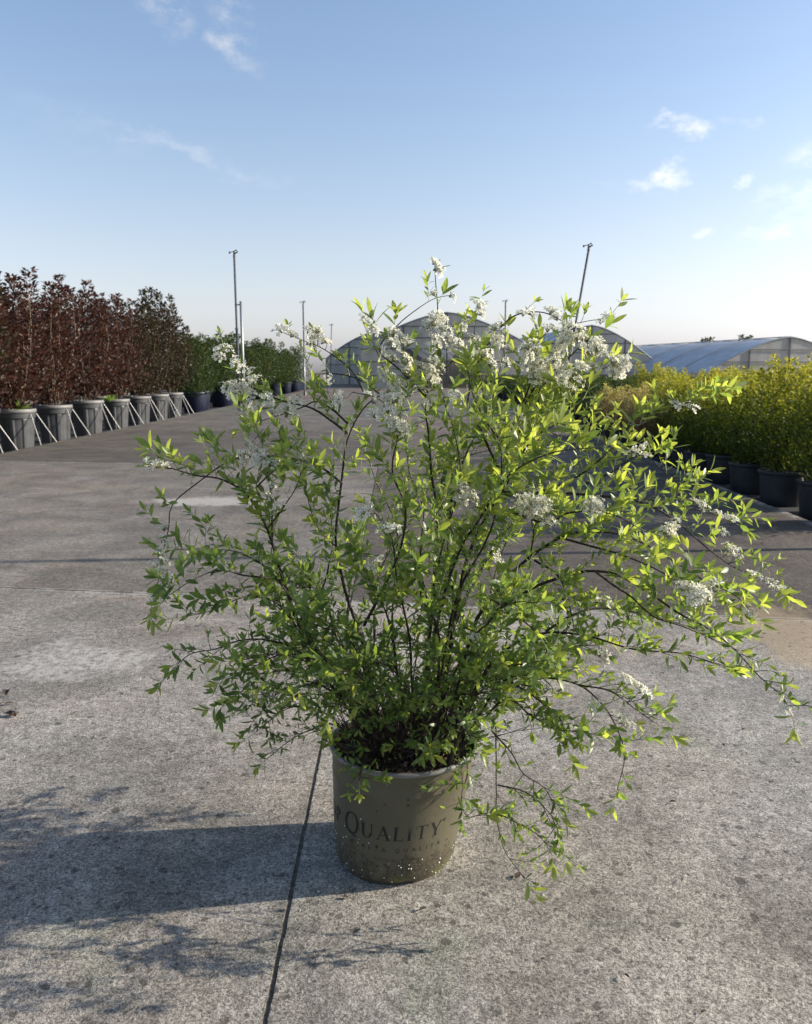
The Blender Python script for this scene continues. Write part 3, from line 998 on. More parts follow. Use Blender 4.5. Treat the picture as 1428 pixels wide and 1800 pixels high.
        for i, p in enumerate(pts):
            if i % 2 == 0:
                a = pts[max(0, i - 1)]
                b = pts[min(N - 1, i + 1)]
                q = proj(p)
                branch_pts.append((q[0], q[1], p, (b - a).normalized()))
        tw = MB()
        L = N * .012
        s = .07 if dyr is None else .04
        pos = s * L if L > .5 else .08 * L
        while pos < L:
            i = min(N - 2, int(pos / .012))
            f = i / N
            p = pts[i]
            tg = (pts[i + 1] - pts[max(0, i - 1)]).normalized()
            hi = min(1, max(0, (p.z - .45) / .55))           # upper, sunnier growth is upright
            outw = Vector((p.x - base.x, p.y - base.y, 0))
            outw = outw.normalized() if outw.length > .02 else Vector((0, 0, 0))
            rv = Vector((rnd.gauss(0, 1), rnd.gauss(0, 1), rnd.gauss(0, .7))).normalized()
            d = tg * (.35 + .3 * (1 - hi)) + UP * (.22 + .75 * hi) + rv * (.85 - .3 * hi) + outw * .25
            ln = (rnd.uniform(.022, .070) + (.035 * rnd.random() * hi)) * (1 - .45 * min(1, max(0, (p.z - 1.0) / .25)))
            if rnd.random() < .22:
                ln *= 1.6
            ls = (.0250 + .0115 * hi) * rnd.uniform(.65, 1.3)
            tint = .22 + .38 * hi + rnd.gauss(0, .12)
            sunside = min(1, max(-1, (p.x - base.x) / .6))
            tint += .12 * sunside  # sunlight put into the leaf colour: lighter towards the sun, darker away
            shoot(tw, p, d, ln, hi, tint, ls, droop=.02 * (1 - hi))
            pos += rnd.uniform(.0142, .0262) / max(.2, dens) * (1.0 + 1.3 * min(1, max(0, (p.z - (1.02 if p.x < 0 else 1.12)) / .2)))
        # the branch's own leafy tip
        if pts[-1].z < 1.12:
            shoot(tw, pts[-1], (pts[-1] - pts[-3]).normalized(), rnd.uniform(.03, .05), .6, .55 + .2 * rnd.random(), .036)
        to = link('side_twigs', tw.mesh('side_twigs', [M['bark'], M['green_twig']]), bo)
        to['kind'] = 'stuff'

    # many thin dead twigs in the heart of the bush
    mb = MB()
    for i in range(130):
        a = rnd.uniform(0, 6.3)
        rr = math.sqrt(rnd.random()) * .12
        p = base + Vector((rr * math.cos(a), rr * math.sin(a), -.006))
        d = Vector((math.cos(a) * .5 + rnd.gauss(0, .4), math.sin(a) * .5 + rnd.gauss(0, .4), 1)).normalized()
        pts = [p]
        L = rnd.uniform(.08, .38)
        for k in range(9):
            d = (d + Vector((rnd.gauss(0, .13), rnd.gauss(0, .13), rnd.gauss(0, .06)))).normalized()
            pts.append(pts[-1] + d * L / 9)
        mb.tube(pts, [.0014 * (1 - .08 * k) for k in range(10)], 5, 0)
    o = link('thin_twigs', mb.mesh('thin_twigs', [M['bark']], True), root, tuple(-POT_C))
    o['kind'] = 'stuff'

    # flower clusters
    def floret(mb, c, nrm, r, tw):
        nrm = nrm.normalized()
        x = nrm.orthogonal().normalized()
        y = nrm.cross(x)
        for k in range(5):
            a = tw + 2 * math.pi * k / 5 + rnd.gauss(0, .1)
            dr = x * math.cos(a) + y * math.sin(a)
            td = nrm.cross(dr)
            cup = rnd.uniform(.0, .5)
            q = lambda u, v: c + dr * (u * r) + td * (v * r) + nrm * (cup * u * u * r)
            vs = [q(.12, 0), q(.45, -.30), q(.88, -.30), q(1.06, 0), q(.88, .30), q(.45, .30)]
            mb.add(vs, [(0, 1, 5), (1, 2, 4, 5), (2, 3, 4)], 0, rnd.random())
        e = nrm * (.16 * r)
        vs = [c + e + x * .2 * r, c + e + y * .2 * r, c + e - x * .2 * r, c + e - y * .2 * r, c + e * 2.4]
        mb.add(vs, [(0, 1, 4), (1, 2, 4), (2, 3, 4), (3, 0, 4)], 1)

    clusters = []
    for i in range(8):
        mb = MB()
        nf = rnd.randint(13, 20)
        for k in range(nf):
            a = k * 2.4
            rr = math.sqrt((k + .5) / nf)
            d = Vector((rr * math.cos(a), rr * math.sin(a), 0))
            c = d * .0185 + Vector((0, 0, .017 - .007 * rr * rr)) + Vector((rnd.gauss(0, .0018), rnd.gauss(0, .0018), rnd.gauss(0, .002)))
            nrm = d * .8 + Vector((rnd.gauss(0, .25), rnd.gauss(0, .25), 1))
            mb.tube([Vector((0, 0, 0)), d * .008 + Vector((0, 0, .009)), c], .0005, 3, 2, False)
            if rnd.random() < .86:
                floret(mb, c, nrm, rnd.uniform(.0046, .0060), rnd.uniform(0, 6.3))
            else:
                b = .0016
                mb.add([c + Vector(v) * b for v in ((1, 0, 0), (-1, 0, 0), (0, 1, 0), (0, -1, 0), (0, 0, 1.2), (0, 0, -1))],
                       [(0, 2, 4), (2, 1, 4), (1, 3, 4), (3, 0, 4), (2, 0, 5), (1, 2, 5), (3, 1, 5), (0, 3, 5)], 1)
        clusters.append(mb.mesh('flower_cluster', [M['petal'], M['floret_eye'], M['green_twig']]))
    F = [(766, 458), (770, 472), (760, 512), (797, 518), (770, 560), (752, 572), (782, 578), (643, 562), (657, 580), (690, 588), (700, 602), (672, 612), (495, 578), (515, 586),
         (560, 580), (550, 603), (575, 596), (395, 612), (386, 624), (420, 640), (440, 650), (412, 680), (430, 676), (448, 690), (440, 706), (470, 700), (505, 722), (522, 700),
         (580, 665), (595, 702), (650, 690), (662, 704), (690, 742), (716, 746), (700, 756), (740, 640), (752, 652), (763, 662), (722, 650), (702, 680), (722, 690), (680, 702),
         (752, 702), (772, 642), (800, 612), (815, 572), (828, 590), (843, 536), (849, 550), (860, 592), (882, 602), (920, 548), (936, 550), (970, 545), (977, 556), (900, 612),
         (932, 622), (950, 640), (1000, 570), (1022, 576), (1015, 592), (990, 602), (978, 612), (1040, 600), (1052, 612), (1036, 622), (1020, 642), (1056, 562), (1071, 556), (1080, 632),
         (1094, 640), (1084, 652), (960, 660), (976, 666), (992, 660), (944, 662), (1042, 642), (926, 740), (940, 746), (906, 736), (800, 692), (730, 665), (745, 680), (768, 600), (790, 596),
         (815, 866), (830, 872), (806, 858), (640, 898), (632, 906), (690, 930), (676, 926), (665, 985), (655, 996), (920, 870), (936, 882), (952, 886), (930, 902), (946, 902), (910, 890), (960, 900), (938, 862), (925, 888),
         (1045, 890), (1056, 896), (1036, 884), (1048, 878), (878, 985), (872, 975), (835, 1120), (1060, 1152), (1100, 1190), (1111, 1196), (1128, 1211), (1095, 1266), (1103, 1270), (1045, 1240), (1125, 790),
         (1136, 796), (1112, 794), (1225, 880), (1236, 886), (1260, 900), (1286, 912), (1180, 925), (1170, 932), (1188, 918), (1260, 930), (1275, 936), (1290, 968), (1300, 976), (1282, 962), (1322, 1006), (1335, 1010), (1350, 1020), (1365, 1031),
         (1215, 1030), (1230, 1040), (1242, 1046), (1250, 1022), (1224, 1052), (1200, 1032), (1190, 710), (1215, 715), (1318, 1075), (1384, 1246), (272, 816), (262, 812), (284, 818), (286, 926),
         (290, 950), (280, 966), (290, 986), (275, 992), (290, 1011), (284, 1000), (267, 1055), (275, 1052), (440, 780), (452, 790), (430, 810), (480, 812), (475, 870), (490, 888), (480, 850), (1060, 1060), (960, 1210), (905, 1218)]
    spr = MB()
    cl_pos = []
    dense = [(770, 560, 14, 4), (700, 600, 26, 5), (420, 680, 30, 6), (745, 650, 35, 8), (690, 690, 40, 6), (700, 748, 22, 4), (850, 600, 40, 6), (1020, 600, 34, 8), (980, 655, 34, 7), (930, 620, 40, 5), (935, 885, 26, 8), (1050, 890, 16, 3), (1230, 1040, 24, 5), (1085, 640, 16, 3), (500, 715, 22, 3), (560, 592, 18, 3), (820, 868, 16, 3), (1178, 926, 14, 2), (440, 800, 20, 2)]
    for (cx, cy, sd, k) in dense:
        F += [(cx + rnd.gauss(0, sd * .6), cy + rnd.gauss(0, sd * .4)) for _ in range(int(k * 1.9))]
    for (fx, fy) in F:
        best = min(branch_pts, key=lambda q: math.hypot(q[0] - fx, q[1] - fy) + max(0, q[2].y - Y0 + .1) * 45)
        p0, tg = best[2], best[3]
        p = W(fx, fy, p0.y - rnd.uniform(.015, .07))
        cl_pos.append(p)
        nrm = (UP * rnd.uniform(.5, 1) + Vector((rnd.gauss(.25, .4), rnd.gauss(-.3, .3), 0)) + Vector(((p - p0).x, 0, (p - p0).z)).normalized() * .5).normalized()
        if (p - p0).length < .13:
            mid = (p0 + p) / 2 + Vector((rnd.gauss(0, .004), rnd.gauss(0, .004), -.004))
            spr.tube([p0, mid, p], [.0009, .0007, .0006], 4, 0, False)
        o = link('flower_cluster', rnd.choice(clusters), root)
        q = nrm.to_track_quat('Z', 'Y') @ Vector((0, 0, 1)).rotation_difference(Vector((0, 0, 1)))
        o.matrix_basis = Matrix.Translation(p - POT_C - nrm * .012) @ q.to_matrix().to_4x4() @ Matrix.Rotation(rnd.uniform(0, 6.3), 4, 'Z') @ Matrix.Scale(rnd.uniform(.72, 1.2), 4)
    o = link('flower_stalks', spr.mesh('flower_stalks', [M['bark']]), root, tuple(-POT_C))
    o['kind'] = 'stuff'

    # blossom displaces leaves right at the clusters
    if cl_pos:
        CP = np.array([tuple(c) for c in cl_pos])
        LP = np.array([tuple(l[0] + l[1] * l[3] * .5) for l in leaves])
        keep = np.ones(len(leaves), bool)
        for c in CP:
            d = LP - c
            d[:, 1] *= .5
            keep &= ~((d ** 2).sum(1) < .021 ** 2)
        leaves = [l for l, q in zip(leaves, keep) if q]
    # leaf meshes: folded along the midrib, a little arched; unit length
    def leaf_geo(L, w, arch, fold):
        st = [(0.0, .05), (.10, .34), (.27, .82), (.48, 1.0), (.68, .88), (.88, .46), (1.0, 0.0)]
        vs, fs = [], []
        for (u, k) in st:
            z = -arch * L * u * u
            hw = w * .5 * k
            vs += [Vector((u * L, -hw, z + fold * hw)), Vector((u * L, 0, z)), Vector((u * L, hw, z + fold * hw))]
        for i in range(6):
            a = 3 * i
            fs += [(a, a + 3, a + 4, a + 1), (a + 1, a + 4, a + 5, a + 2)]
        return vs, fs
    # the 300 that show largest: near the camera and turned towards it
    camp = Vector((0, 0, CAM_H))

    def score(l):
        p, ax, nr, L, w, t_ = l
        v = (camp - p)
        d = v.length
        v = v / d
        return L * w * abs(nr.dot(v)) / d ** 2 * (1.0 if (p.y - Y0) < -.12 else .5 if (p.y - Y0) < 0 else .1)
    order = sorted(range(len(leaves)), key=lambda i: -score(leaves[i]))
    top = set(order[:300])
    variants = []
    for i in range(12):
        vs, fs = leaf_geo(1, rnd.uniform(.26, .33), rnd.uniform(-.03, .22), rnd.uniform(.04, .3))
        m = MB()
        m.add(vs, fs, 0, (i + .5) / 12)
        variants.append(m.mesh('leaf', [M['leaf']], True))
    mb = MB()
    for i, (p, ax, nr, L, w, t_) in enumerate(leaves):
        y = nr.cross(ax)
        if i in top:
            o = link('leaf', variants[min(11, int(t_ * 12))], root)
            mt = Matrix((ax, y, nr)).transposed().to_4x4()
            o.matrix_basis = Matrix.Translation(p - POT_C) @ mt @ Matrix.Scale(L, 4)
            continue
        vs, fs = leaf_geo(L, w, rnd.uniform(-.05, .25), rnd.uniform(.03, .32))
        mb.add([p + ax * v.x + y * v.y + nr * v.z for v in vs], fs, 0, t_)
    o = link('leaves', mb.mesh('leaves', [M['leaf']], True), root, tuple(-POT_C))
    o['kind'] = 'stuff'
    print('LEAVES', len(leaves))



build_main_pot(ROOT)
build_shrub(ROOT)


# ------------------------------------------------------------------ potted nursery shrubs
def crown_mesh(name, mat, seed, h0, h1, rx, n, leaf, nstem, tipfun, spread=.75, narrow=.5):
    """foliage round a bundle of upright leaders: many folded leaves, uneven outline with loose tips"""
    r = random.Random(seed)
    mb = MB()
    stems = []
    for i in range(nstem):
        a = 2.4 * i + r.uniform(-.3, .3)
        rr = rx * math.sqrt((i + .4) / nstem) * spread
        top = h0 + (h1 - h0) * r.uniform(.66, 1.0)
        stems.append((rr * math.cos(a), rr * math.sin(a), top))
    tot = sum(s[2] - h0 for s in stems)
    for (sx, sy, top) in stems:
        k = int(n * (top - h0) / tot)
        ph = r.uniform(0, 50)
        for j in range(k):
            u = r.random() ** .85
            z = h0 + (top - h0) * u
            f = (z - h0) / (h1 - h0)
            cen = min(1, f / .25)
            wdt = rx * narrow * (1.0 - .82 * u ** 3) * (.55 + .45 * cen) * (.75 + .5 * abs(mnoise.noise((z * 3, ph, 1))))
            a = r.uniform(0, 6.3)
            rr = wdt * math.sqrt(r.random())
            px = sx * (.45 + .55 * cen) + rr * math.cos(a) + .06 * mnoise.noise((z * 2, ph, 4))
            py = sy * (.45 + .55 * cen) + rr * math.sin(a) + .06 * mnoise.noise((z * 2, ph, 7))
            p = Vector((px, py, z))
            if mnoise.noise((px * 4 + ph, py * 4, z * 4)) < -.28 and r.random() < .75:
                continue
            ax = Vector((math.cos(a), math.sin(a), r.uniform(.1, 1.3))).normalized()
            nr = Vector((r.gauss(0, .6), r.gauss(0, .6), 1))
            nr = (nr - ax * nr.dot(ax)).normalized()
            y = nr.cross(ax)
            L = leaf * r.uniform(.6, 1.25)
            w = L * r.uniform(.2, .3)
            fo = w * r.uniform(.2, .7)
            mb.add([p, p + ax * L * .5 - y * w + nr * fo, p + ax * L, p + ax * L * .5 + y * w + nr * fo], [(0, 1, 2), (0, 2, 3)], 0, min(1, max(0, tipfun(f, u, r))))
    return mb.mesh(name, [mat]), stems


def stems_mesh(name, mat, stems, z0, rad0, seed, nmax=12):
    r = random.Random(seed)
    mb = MB()
    for (sx, sy, top) in stems[:nmax]:
        pts = []
        for k in range(7):
            f = k / 6
            g = min(1, .25 + 1.2 * f)
            pts.append(Vector((sx * g + .02 * r.gauss(0, 1), sy * g + .02 * r.gauss(0, 1), z0 + (top * .97 - z0) * f)))
        mb.tube(pts, [rad0 * (1 - .75 * k / 6) for k in range(7)], 5, 0)
    return mb.mesh(name, [mat], True)


def ribbed_pot():
    n = 64
    mb = MB()
    rf = lambda a, i: 1 + (.030 * (1 if math.sin(a * 8) > .15 else -1) * (.35 if i in (0, 7) else 1) if 1 <= i <= 6 else 0)
    prof = [(.245, 0), (.248, .02), (.254, .10), (.262, .20), (.272, .32), (.281, .43), (.289, .52), (.292, .545), (.310, .552), (.312, .60), (.314, .64)]
    mb.lathe(prof, n, rfun=rf)
    body = mb.mesh('pot', [M['grey_pot']])
    mb = MB()
    mb.lathe([(.314, .636), (.330, .640), (.334, .665), (.332, .70), (.318, .705), (.305, .70), (.30, .63)], n)
    rim = mb.mesh('rim', [M['grey_rim']], True)
    mb = MB()
    mb.add([(.304 * math.cos(2 * math.pi * k / 40), .304 * math.sin(2 * math.pi * k / 40), .655) for k in range(40)], [tuple(range(40))])
    soil = mb.mesh('compost', [M['compost']])
    return body, rim, soil


def plain_pot(r0, r1, h, mat, n=36):
    mb = MB()
    mb.lathe([(r0 * .97, 0), (r0, .01), (r0 + (r1 - r0) * .8, h * .8), (r1 * .985, h * .88)], n)
    body = mb.mesh('pot', [mat], True)
    mb = MB()
    mb.lathe([(r1 * .985, h * .878), (r1 * 1.03, h * .885), (r1 * 1.04, h * .985), (r1 * 1.01, h), (r1 * .97, h * .98), (r1 * .95, h * .85)], n)
    rim = mb.mesh('rim', [mat], True)
    mb = MB()
    mb.add([(r1 * .955 * math.cos(2 * math.pi * k / n), r1 * .955 * math.sin(2 * math.pi * k / n), h * .9) for k in range(n)], [tuple(range(n))])
    soil = mb.mesh('compost', [M['compost']])
    return body, rim, soil


def build_left():
    rnd = random.Random(77)
    pot = ribbed_pot()
    red_tip = lambda f, u, r: r.gauss(.42, .22) + (.35 if (u > .93 and r.random() < .45) else 0)
    brown_tip = lambda f, u, r: r.gauss(.42, .22) + (.4 if u > .85 and r.random() < .4 else 0)
    crowns = []
    for i in range(4):
        cm, st = crown_mesh('crown', M['red_leaf'], 100 + i, .72, 3.02 + .06 * i, .74, 5600, .090, 12, red_tip, .8, .46)
        crowns.append((cm, stems_mesh('stems', M['stem'], st, .65, .012, 40 + i)))
    browns = []
    for i in range(3):
        cm, st = crown_mesh('crown', M['brown_leaf'], 200 + i, .72, 2.95 + .08 * i, .70, 4800, .090, 12, brown_tip, .8, .44)
        browns.append((cm, stems_mesh('stems', M['stem'], st, .65, .012, 60 + i)))
    gm, gs = crown_mesh('crown', M['green_leaf'], 250, .72, 3.5, .60, 4200, .12, 8, lambda f, u, r: r.gauss(.6, .25))
    green = (gm, stems_mesh('stems', M['stem'], gs, .65, .012, 70))
    # stay: two pale rods from under the rim down to the slab side, with a foot rail
    sm = MB()
    sm.tube([(.31, -.10, .62), (.60, -.34, .0)], .009, 6)
    stay1 = sm.mesh('stay', [M['white_steel']])
    sm = MB()
    sm.tube([(.31, .10, .62), (.60, .32, .0)], .009, 6)
    stay2 = sm.mesh('stay', [M['white_steel']])
    ys = [9.0, 10.65, 12.25, 13.7, 15.25, 16.9, 18.6, 20.15, 21.65, 23.2]
    for i, y in enumerate(ys):
        cr = crowns[i % 4] if i < 7 else browns[i % 3]
        lab = ('reddish-brown shrub in grey ribbed pot with metal stays, front row along the concrete' if i < 7 else
               'olive-brown shrub in grey ribbed pot with metal stays, end of the front row')
        grp = 'reddish shrubs in the front row' if i < 7 else 'olive-brown shrubs in the front row'
        t = thing('potted_shrub', lab, 'potted shrub', (LEDGE(y) - .52 + rnd.uniform(-.03, .03), y, -.108), (0, 0, rnd.uniform(-.1, .1)), 1.0 + rnd.uniform(-.03, .02), grp)
        p = link('pot', pot[0], t, rot=(0, 0, rnd.uniform(0, 1)))
        link('rim', pot[1], p)
        link('compost', pot[2], t)
        c = link('crown', cr[0], t, rot=(0, 0, rnd.uniform(0, 6.3)), scale=(1, 1, (.99 if i < 6 else 1.06 if i < 8 else 1.12) + rnd.uniform(-.03, .03)))
        link('stems', cr[1], t, rot=c.rotation_euler)
        link('stay', stay1, t)
        link('stay', stay2, t)
    # rows behind
    for row, (dx, off) in enumerate(((-2.0, .7), (-3.4, .1))):
        for i in range(9):
            y = 10.4 + off + i * 1.62
            if row == 0 and i == 0:
                continue
            cr = crowns[(i + row + 1) % 4] if i < 6 else browns[(i + row) % 3]
            lab = 'reddish-brown shrub in grey ribbed pot, back rows behind the potted front row' if i < 6 else 'olive-brown shrub in grey ribbed pot, back rows behind the potted front row'
            t = thing('potted_shrub', lab, 'potted shrub', (LEDGE(y) + dx - .3, y, -.108), (0, 0, rnd.uniform(0, 6)), (.95 if row == 0 else .88) + rnd.uniform(-.05, .05), 'shrubs in the back rows, ' + ('reddish' if i < 6 else 'olive'))
            p = link('pot', pot[0], t)
            link('rim', pot[1], p)
            link('crown', cr[0], t, rot=(0, 0, rnd.uniform(0, 6.3)))
            link('stems', cr[1], t)
    t = thing('potted_shrub', 'tall green leafy shrub rising above the reddish-brown shrubs', 'potted shrub', (-6.82, 13.0, -.108), None, 1.0)
    p = link('pot', pot[0], t)
    link('rim', pot[1], p)
    link('crown', green[0], t)
    link('stems', green[1], t)
    # seedlings self-sown on two rims
    for (y, dx, lab) in ((13.7, .10, 'pale green rosette weed growing on the rim of a grey ribbed pot'), (18.0, .12, 'small bright green weed growing between two grey ribbed pots')):
        mb = MB()
        r = random.Random(int(y * 10))
        for k in range(26):
            a = r.uniform(0, 6.3)
            e = r.uniform(.2, 1.2)
            ax = Vector((math.cos(a) * math.cos(e), math.sin(a) * math.cos(e), math.sin(e)))
            nr = Vector((0, 0, 1)) - ax * ax.z
            nr.normalize()
            yv = nr.cross(ax)
            L = r.uniform(.12, .24)
            w = L * .14
            mb.add([Vector((0, 0, 0)), ax * L * .5 - yv * w + nr * .02, ax * L, ax * L * .5 + yv * w + nr * .02], [(0, 1, 2), (0, 2, 3)], 0, r.uniform(.6, 1))
        t = thing('weed', lab, 'weed', (LEDGE(y) - .52 + dx, y - .12, .54))
        link('leaves', mb.mesh('leaves', [mat_weed()]), t)
    # navy pots and the green shrubs further along
    npot = plain_pot(.36, .43, .72, M['navy_pot'])
    gcr = []
    for i in range(3):
        cm, st = crown_mesh('crown', M['green_leaf'], 300 + i, .5, 2.55 + .15 * i, .95, 4200, .11, 9, lambda f, u, r: r.gauss(.45, .25) + .2 * u)
        gcr.append((cm, stems_mesh('stems', M['stem'], st, .6, .014, 80 + i, 6)))
    k = 0
    for row in range(3):
        for i in range(13):
            y = 26.0 + i * 2.1 + row * .6
            k += 1
            t = thing('potted_shrub', 'bushy dark green shrub in navy-blue pot, in the long row beyond the reddish-brown ones', 'potted shrub',
                      (LEDGE(y) - .55 - row * 1.5 - (.35 if i % 2 else 0), y, -.108), (0, 0, rnd.uniform(0, 6)), rnd.uniform(.88, 1.06), 'green shrubs in navy pots')
            p = link('pot', npot[0], t)
            link('rim', npot[1], p)
            c = gcr[k % 3]
            link('crown', c[0], t, rot=(0, 0, rnd.uniform(0, 6.3)))
            link('stems', c[1], t)


_weed = []


def mat_weed():
    if not _weed:
        _weed.append(mat_leaf('weed_leaf', [(0, rgb(.06, .12, .02)), (1, rgb(.22, .34, .08))], .4, rgb(1.6, 1.5, .6), .5, .35, False))
    return _weed[0]


def build_right():
    rnd = random.Random(99)
    pot = plain_pot(.19, .225, .33, M['black_pot'])
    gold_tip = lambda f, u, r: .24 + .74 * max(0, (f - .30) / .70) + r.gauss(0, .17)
    golds = []
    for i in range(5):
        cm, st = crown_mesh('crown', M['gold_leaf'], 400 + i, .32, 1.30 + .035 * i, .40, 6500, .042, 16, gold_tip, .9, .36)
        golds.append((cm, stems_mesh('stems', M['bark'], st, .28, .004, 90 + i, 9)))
    pales = []
    for i in range(2):
        cm, st = crown_mesh('crown', M['pale_leaf'], 450 + i, .30, 1.12 + .05 * i, .46, 5200, .04, 18, lambda f, u, r: .05 + .8 * f + r.gauss(0, .2), .9, .4)
        pales.append((cm, stems_mesh('stems', M['stem'], st, .28, .005, 97 + i, 10)))
    k = 0
    for row in range(6):
        for i in range(13):
            y = 5.6 + i * .80 + (.3 if row % 2 else 0) + rnd.uniform(-.06, .06)
            x = REDGE(y) + .47 + row * .72 + rnd.uniform(-.05, .05)
            # photo shows nothing of those outside the frame
            if x / y > .62:
                continue
            pale = row == 0 and 9 <= i
            k += 1
            sc = rnd.uniform(.86, 1.06)
            if pale:
                cr = pales[k % 2]
                t = thing('potted_shrub', 'pale beige-tipped shrub with reddish stems in black pot beside the golden ones', 'potted shrub', (x, y, -.108), (0, 0, rnd.uniform(0, 6)), sc, 'pale beige shrubs at the bed edge')
            else:
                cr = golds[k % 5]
                fr = row == 0
                t = thing('potted_shrub', 'golden-yellow leafy shrub in black pot, ' + ('edge row beside the concrete' if fr else 'inner rows of the golden bed'), 'potted shrub',
                          (x, y, -.108), (0, 0, rnd.uniform(0, 6)), sc, 'golden shrubs, ' + ('edge row' if fr else 'inner rows'))
            p = link('pot', pot[0], t)
            link('rim', pot[1], p)
            link('compost', pot[2], t)
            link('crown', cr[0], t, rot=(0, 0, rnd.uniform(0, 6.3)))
            link('stems', cr[1], t)
    # further on: greener stock up to the greenhouses
    gcr = []
    for i in range(2):
        cm, st = crown_mesh('crown', M['green_leaf'], 480 + i, .3, 1.25, .75, 3000, .075, 12, lambda f, u, r: .25 + .5 * f + r.gauss(0, .2), .9, .42)
        gcr.append(cm)
    for row in range(5):
        for i in range(14):
            y = 17.2 + i * 1.7 + rnd.uniform(-.2, .2)
            x = REDGE(y) + .7 + row * 1.5 + rnd.uniform(-.1, .1)
            t = thing('potted_shrub', 'low green shrub in black pot, in the bed beyond the golden shrubs', 'potted shrub', (x, y, -.108), (0, 0, rnd.uniform(0, 6)), rnd.uniform(.85, 1.0), 'low green shrubs beyond the golden bed')
            p = link('pot', pot[0], t)
            link('crown', gcr[(i + row) % 2], t)


build_left()
build_right()


# ------------------------------------------------------------------ sprinkler risers
def sprinkler_head(mb, p, s=1.0):
    p = Vector(p)
    mb.tube([p, p + Vector((0, 0, .06)) * s], .032 * s, 8)
    mb.tube([p + Vector((0, 0, .06)) * s, p + Vector((0, 0, .16)) * s], .022 * s, 8)
    mb.tube([p + Vector((-.02, 0, .07)) * s, p + Vector((.10, 0, .14)) * s], [.022 * s, .014 * s], 8)
    mb.tube([p + Vector((.02, 0, .15)) * s, p + Vector((-.12, .01, .12)) * s], .010 * s, 6)
    mb.box(p + Vector((-.12, .01, .115)) * s, (.035 * s, .02 * s, .05 * s))
    mb.box(p + Vector((.05, 0, .17)) * s, (.05 * s, .015 * s, .03 * s))


def riser(label, foot, top, rpole=.032, post=None, group='irrigation risers'):
    foot, top = Vector(foot), Vector(top)
    t = thing('sprinkler_riser', label, 'irrigation pole', tuple(foot), group=group)
    d = top - foot
    mb = MB()
    mb.tube([Vector((0, 0, 0)), d * .55, d * .551, d], [rpole, rpole, rpole * .8, rpole * .8], 10)
    link('pole', mb.mesh('pole', [M['dark_steel']], True), t)
    mb = MB()
    sprinkler_head(mb, d, 1.15)
    link('sprinkler_head', mb.mesh('sprinkler_head', [M['brass']]), t)
    for f0, f1, k in ((.02, .06, 1.5), (.545, .558, 1.4)):
        mb = MB()
        mb.tube([d * f0, d * f1], rpole * k, 10)
        link('collar', mb.mesh('collar', [M['steel']]), t)
    if post:
        px, py, pz = post
        mb = MB()
        mb.tube([(px, py, 0), (px, py, pz)], .042, 10)
        link('support_post', mb.mesh('support_post', [M['steel']], True), t)
        mb = MB()
        mb.box((px / 2, py / 2, pz - .10), (abs(px) + .06, .03, .04))
        link('bracket', mb.mesh('bracket', [M['steel']]), t)
    return t


def at_top(px, py, Y):
    return W(px, py, Y)


z0 = -.10
p = W(412, 452, 25.0)
riser('tall grey irrigation pole strapped to a shorter steel post, by the navy pots', (p.x, 25.0, z0), p, .040, (.16, -.05, 3.35))
p = W(533, 536, 41.0)
riser('grey irrigation pole standing by the green shrubs on the road side', (p.x, 41.0, z0), p, .045, (.0, -.06, 2.0))
p = W(583, 574, 62.0)
riser('far thin irrigation pole beyond the green shrubs, near the greenhouse', (p.x, 60.0, z0), p, .04)
p = W(1035, 441, 23.6)
q = W(1000, 640, 23.6)
dq = (p - q) / (p.z - q.z)
riser('leaning dark irrigation pole rising behind the white-flowering shrub', tuple(p + dq * (z0 - p.z)), p, .042, (.10, .02, 2.2))
p = W(889, 534, 42.0)
riser('upright thin irrigation pole in front of the central greenhouse', (p.x + .05, 42.0, z0), p, .045)
# one more of the same line stands just past the golden shrubs, its long shadow crosses the concrete
fx, fy = 4.55, 5.55
riser('irrigation pole by the golden shrubs throwing a long thin shadow over the concrete', (fx, fy, z0), (fx + .1, fy + .62, 4.7), .036)


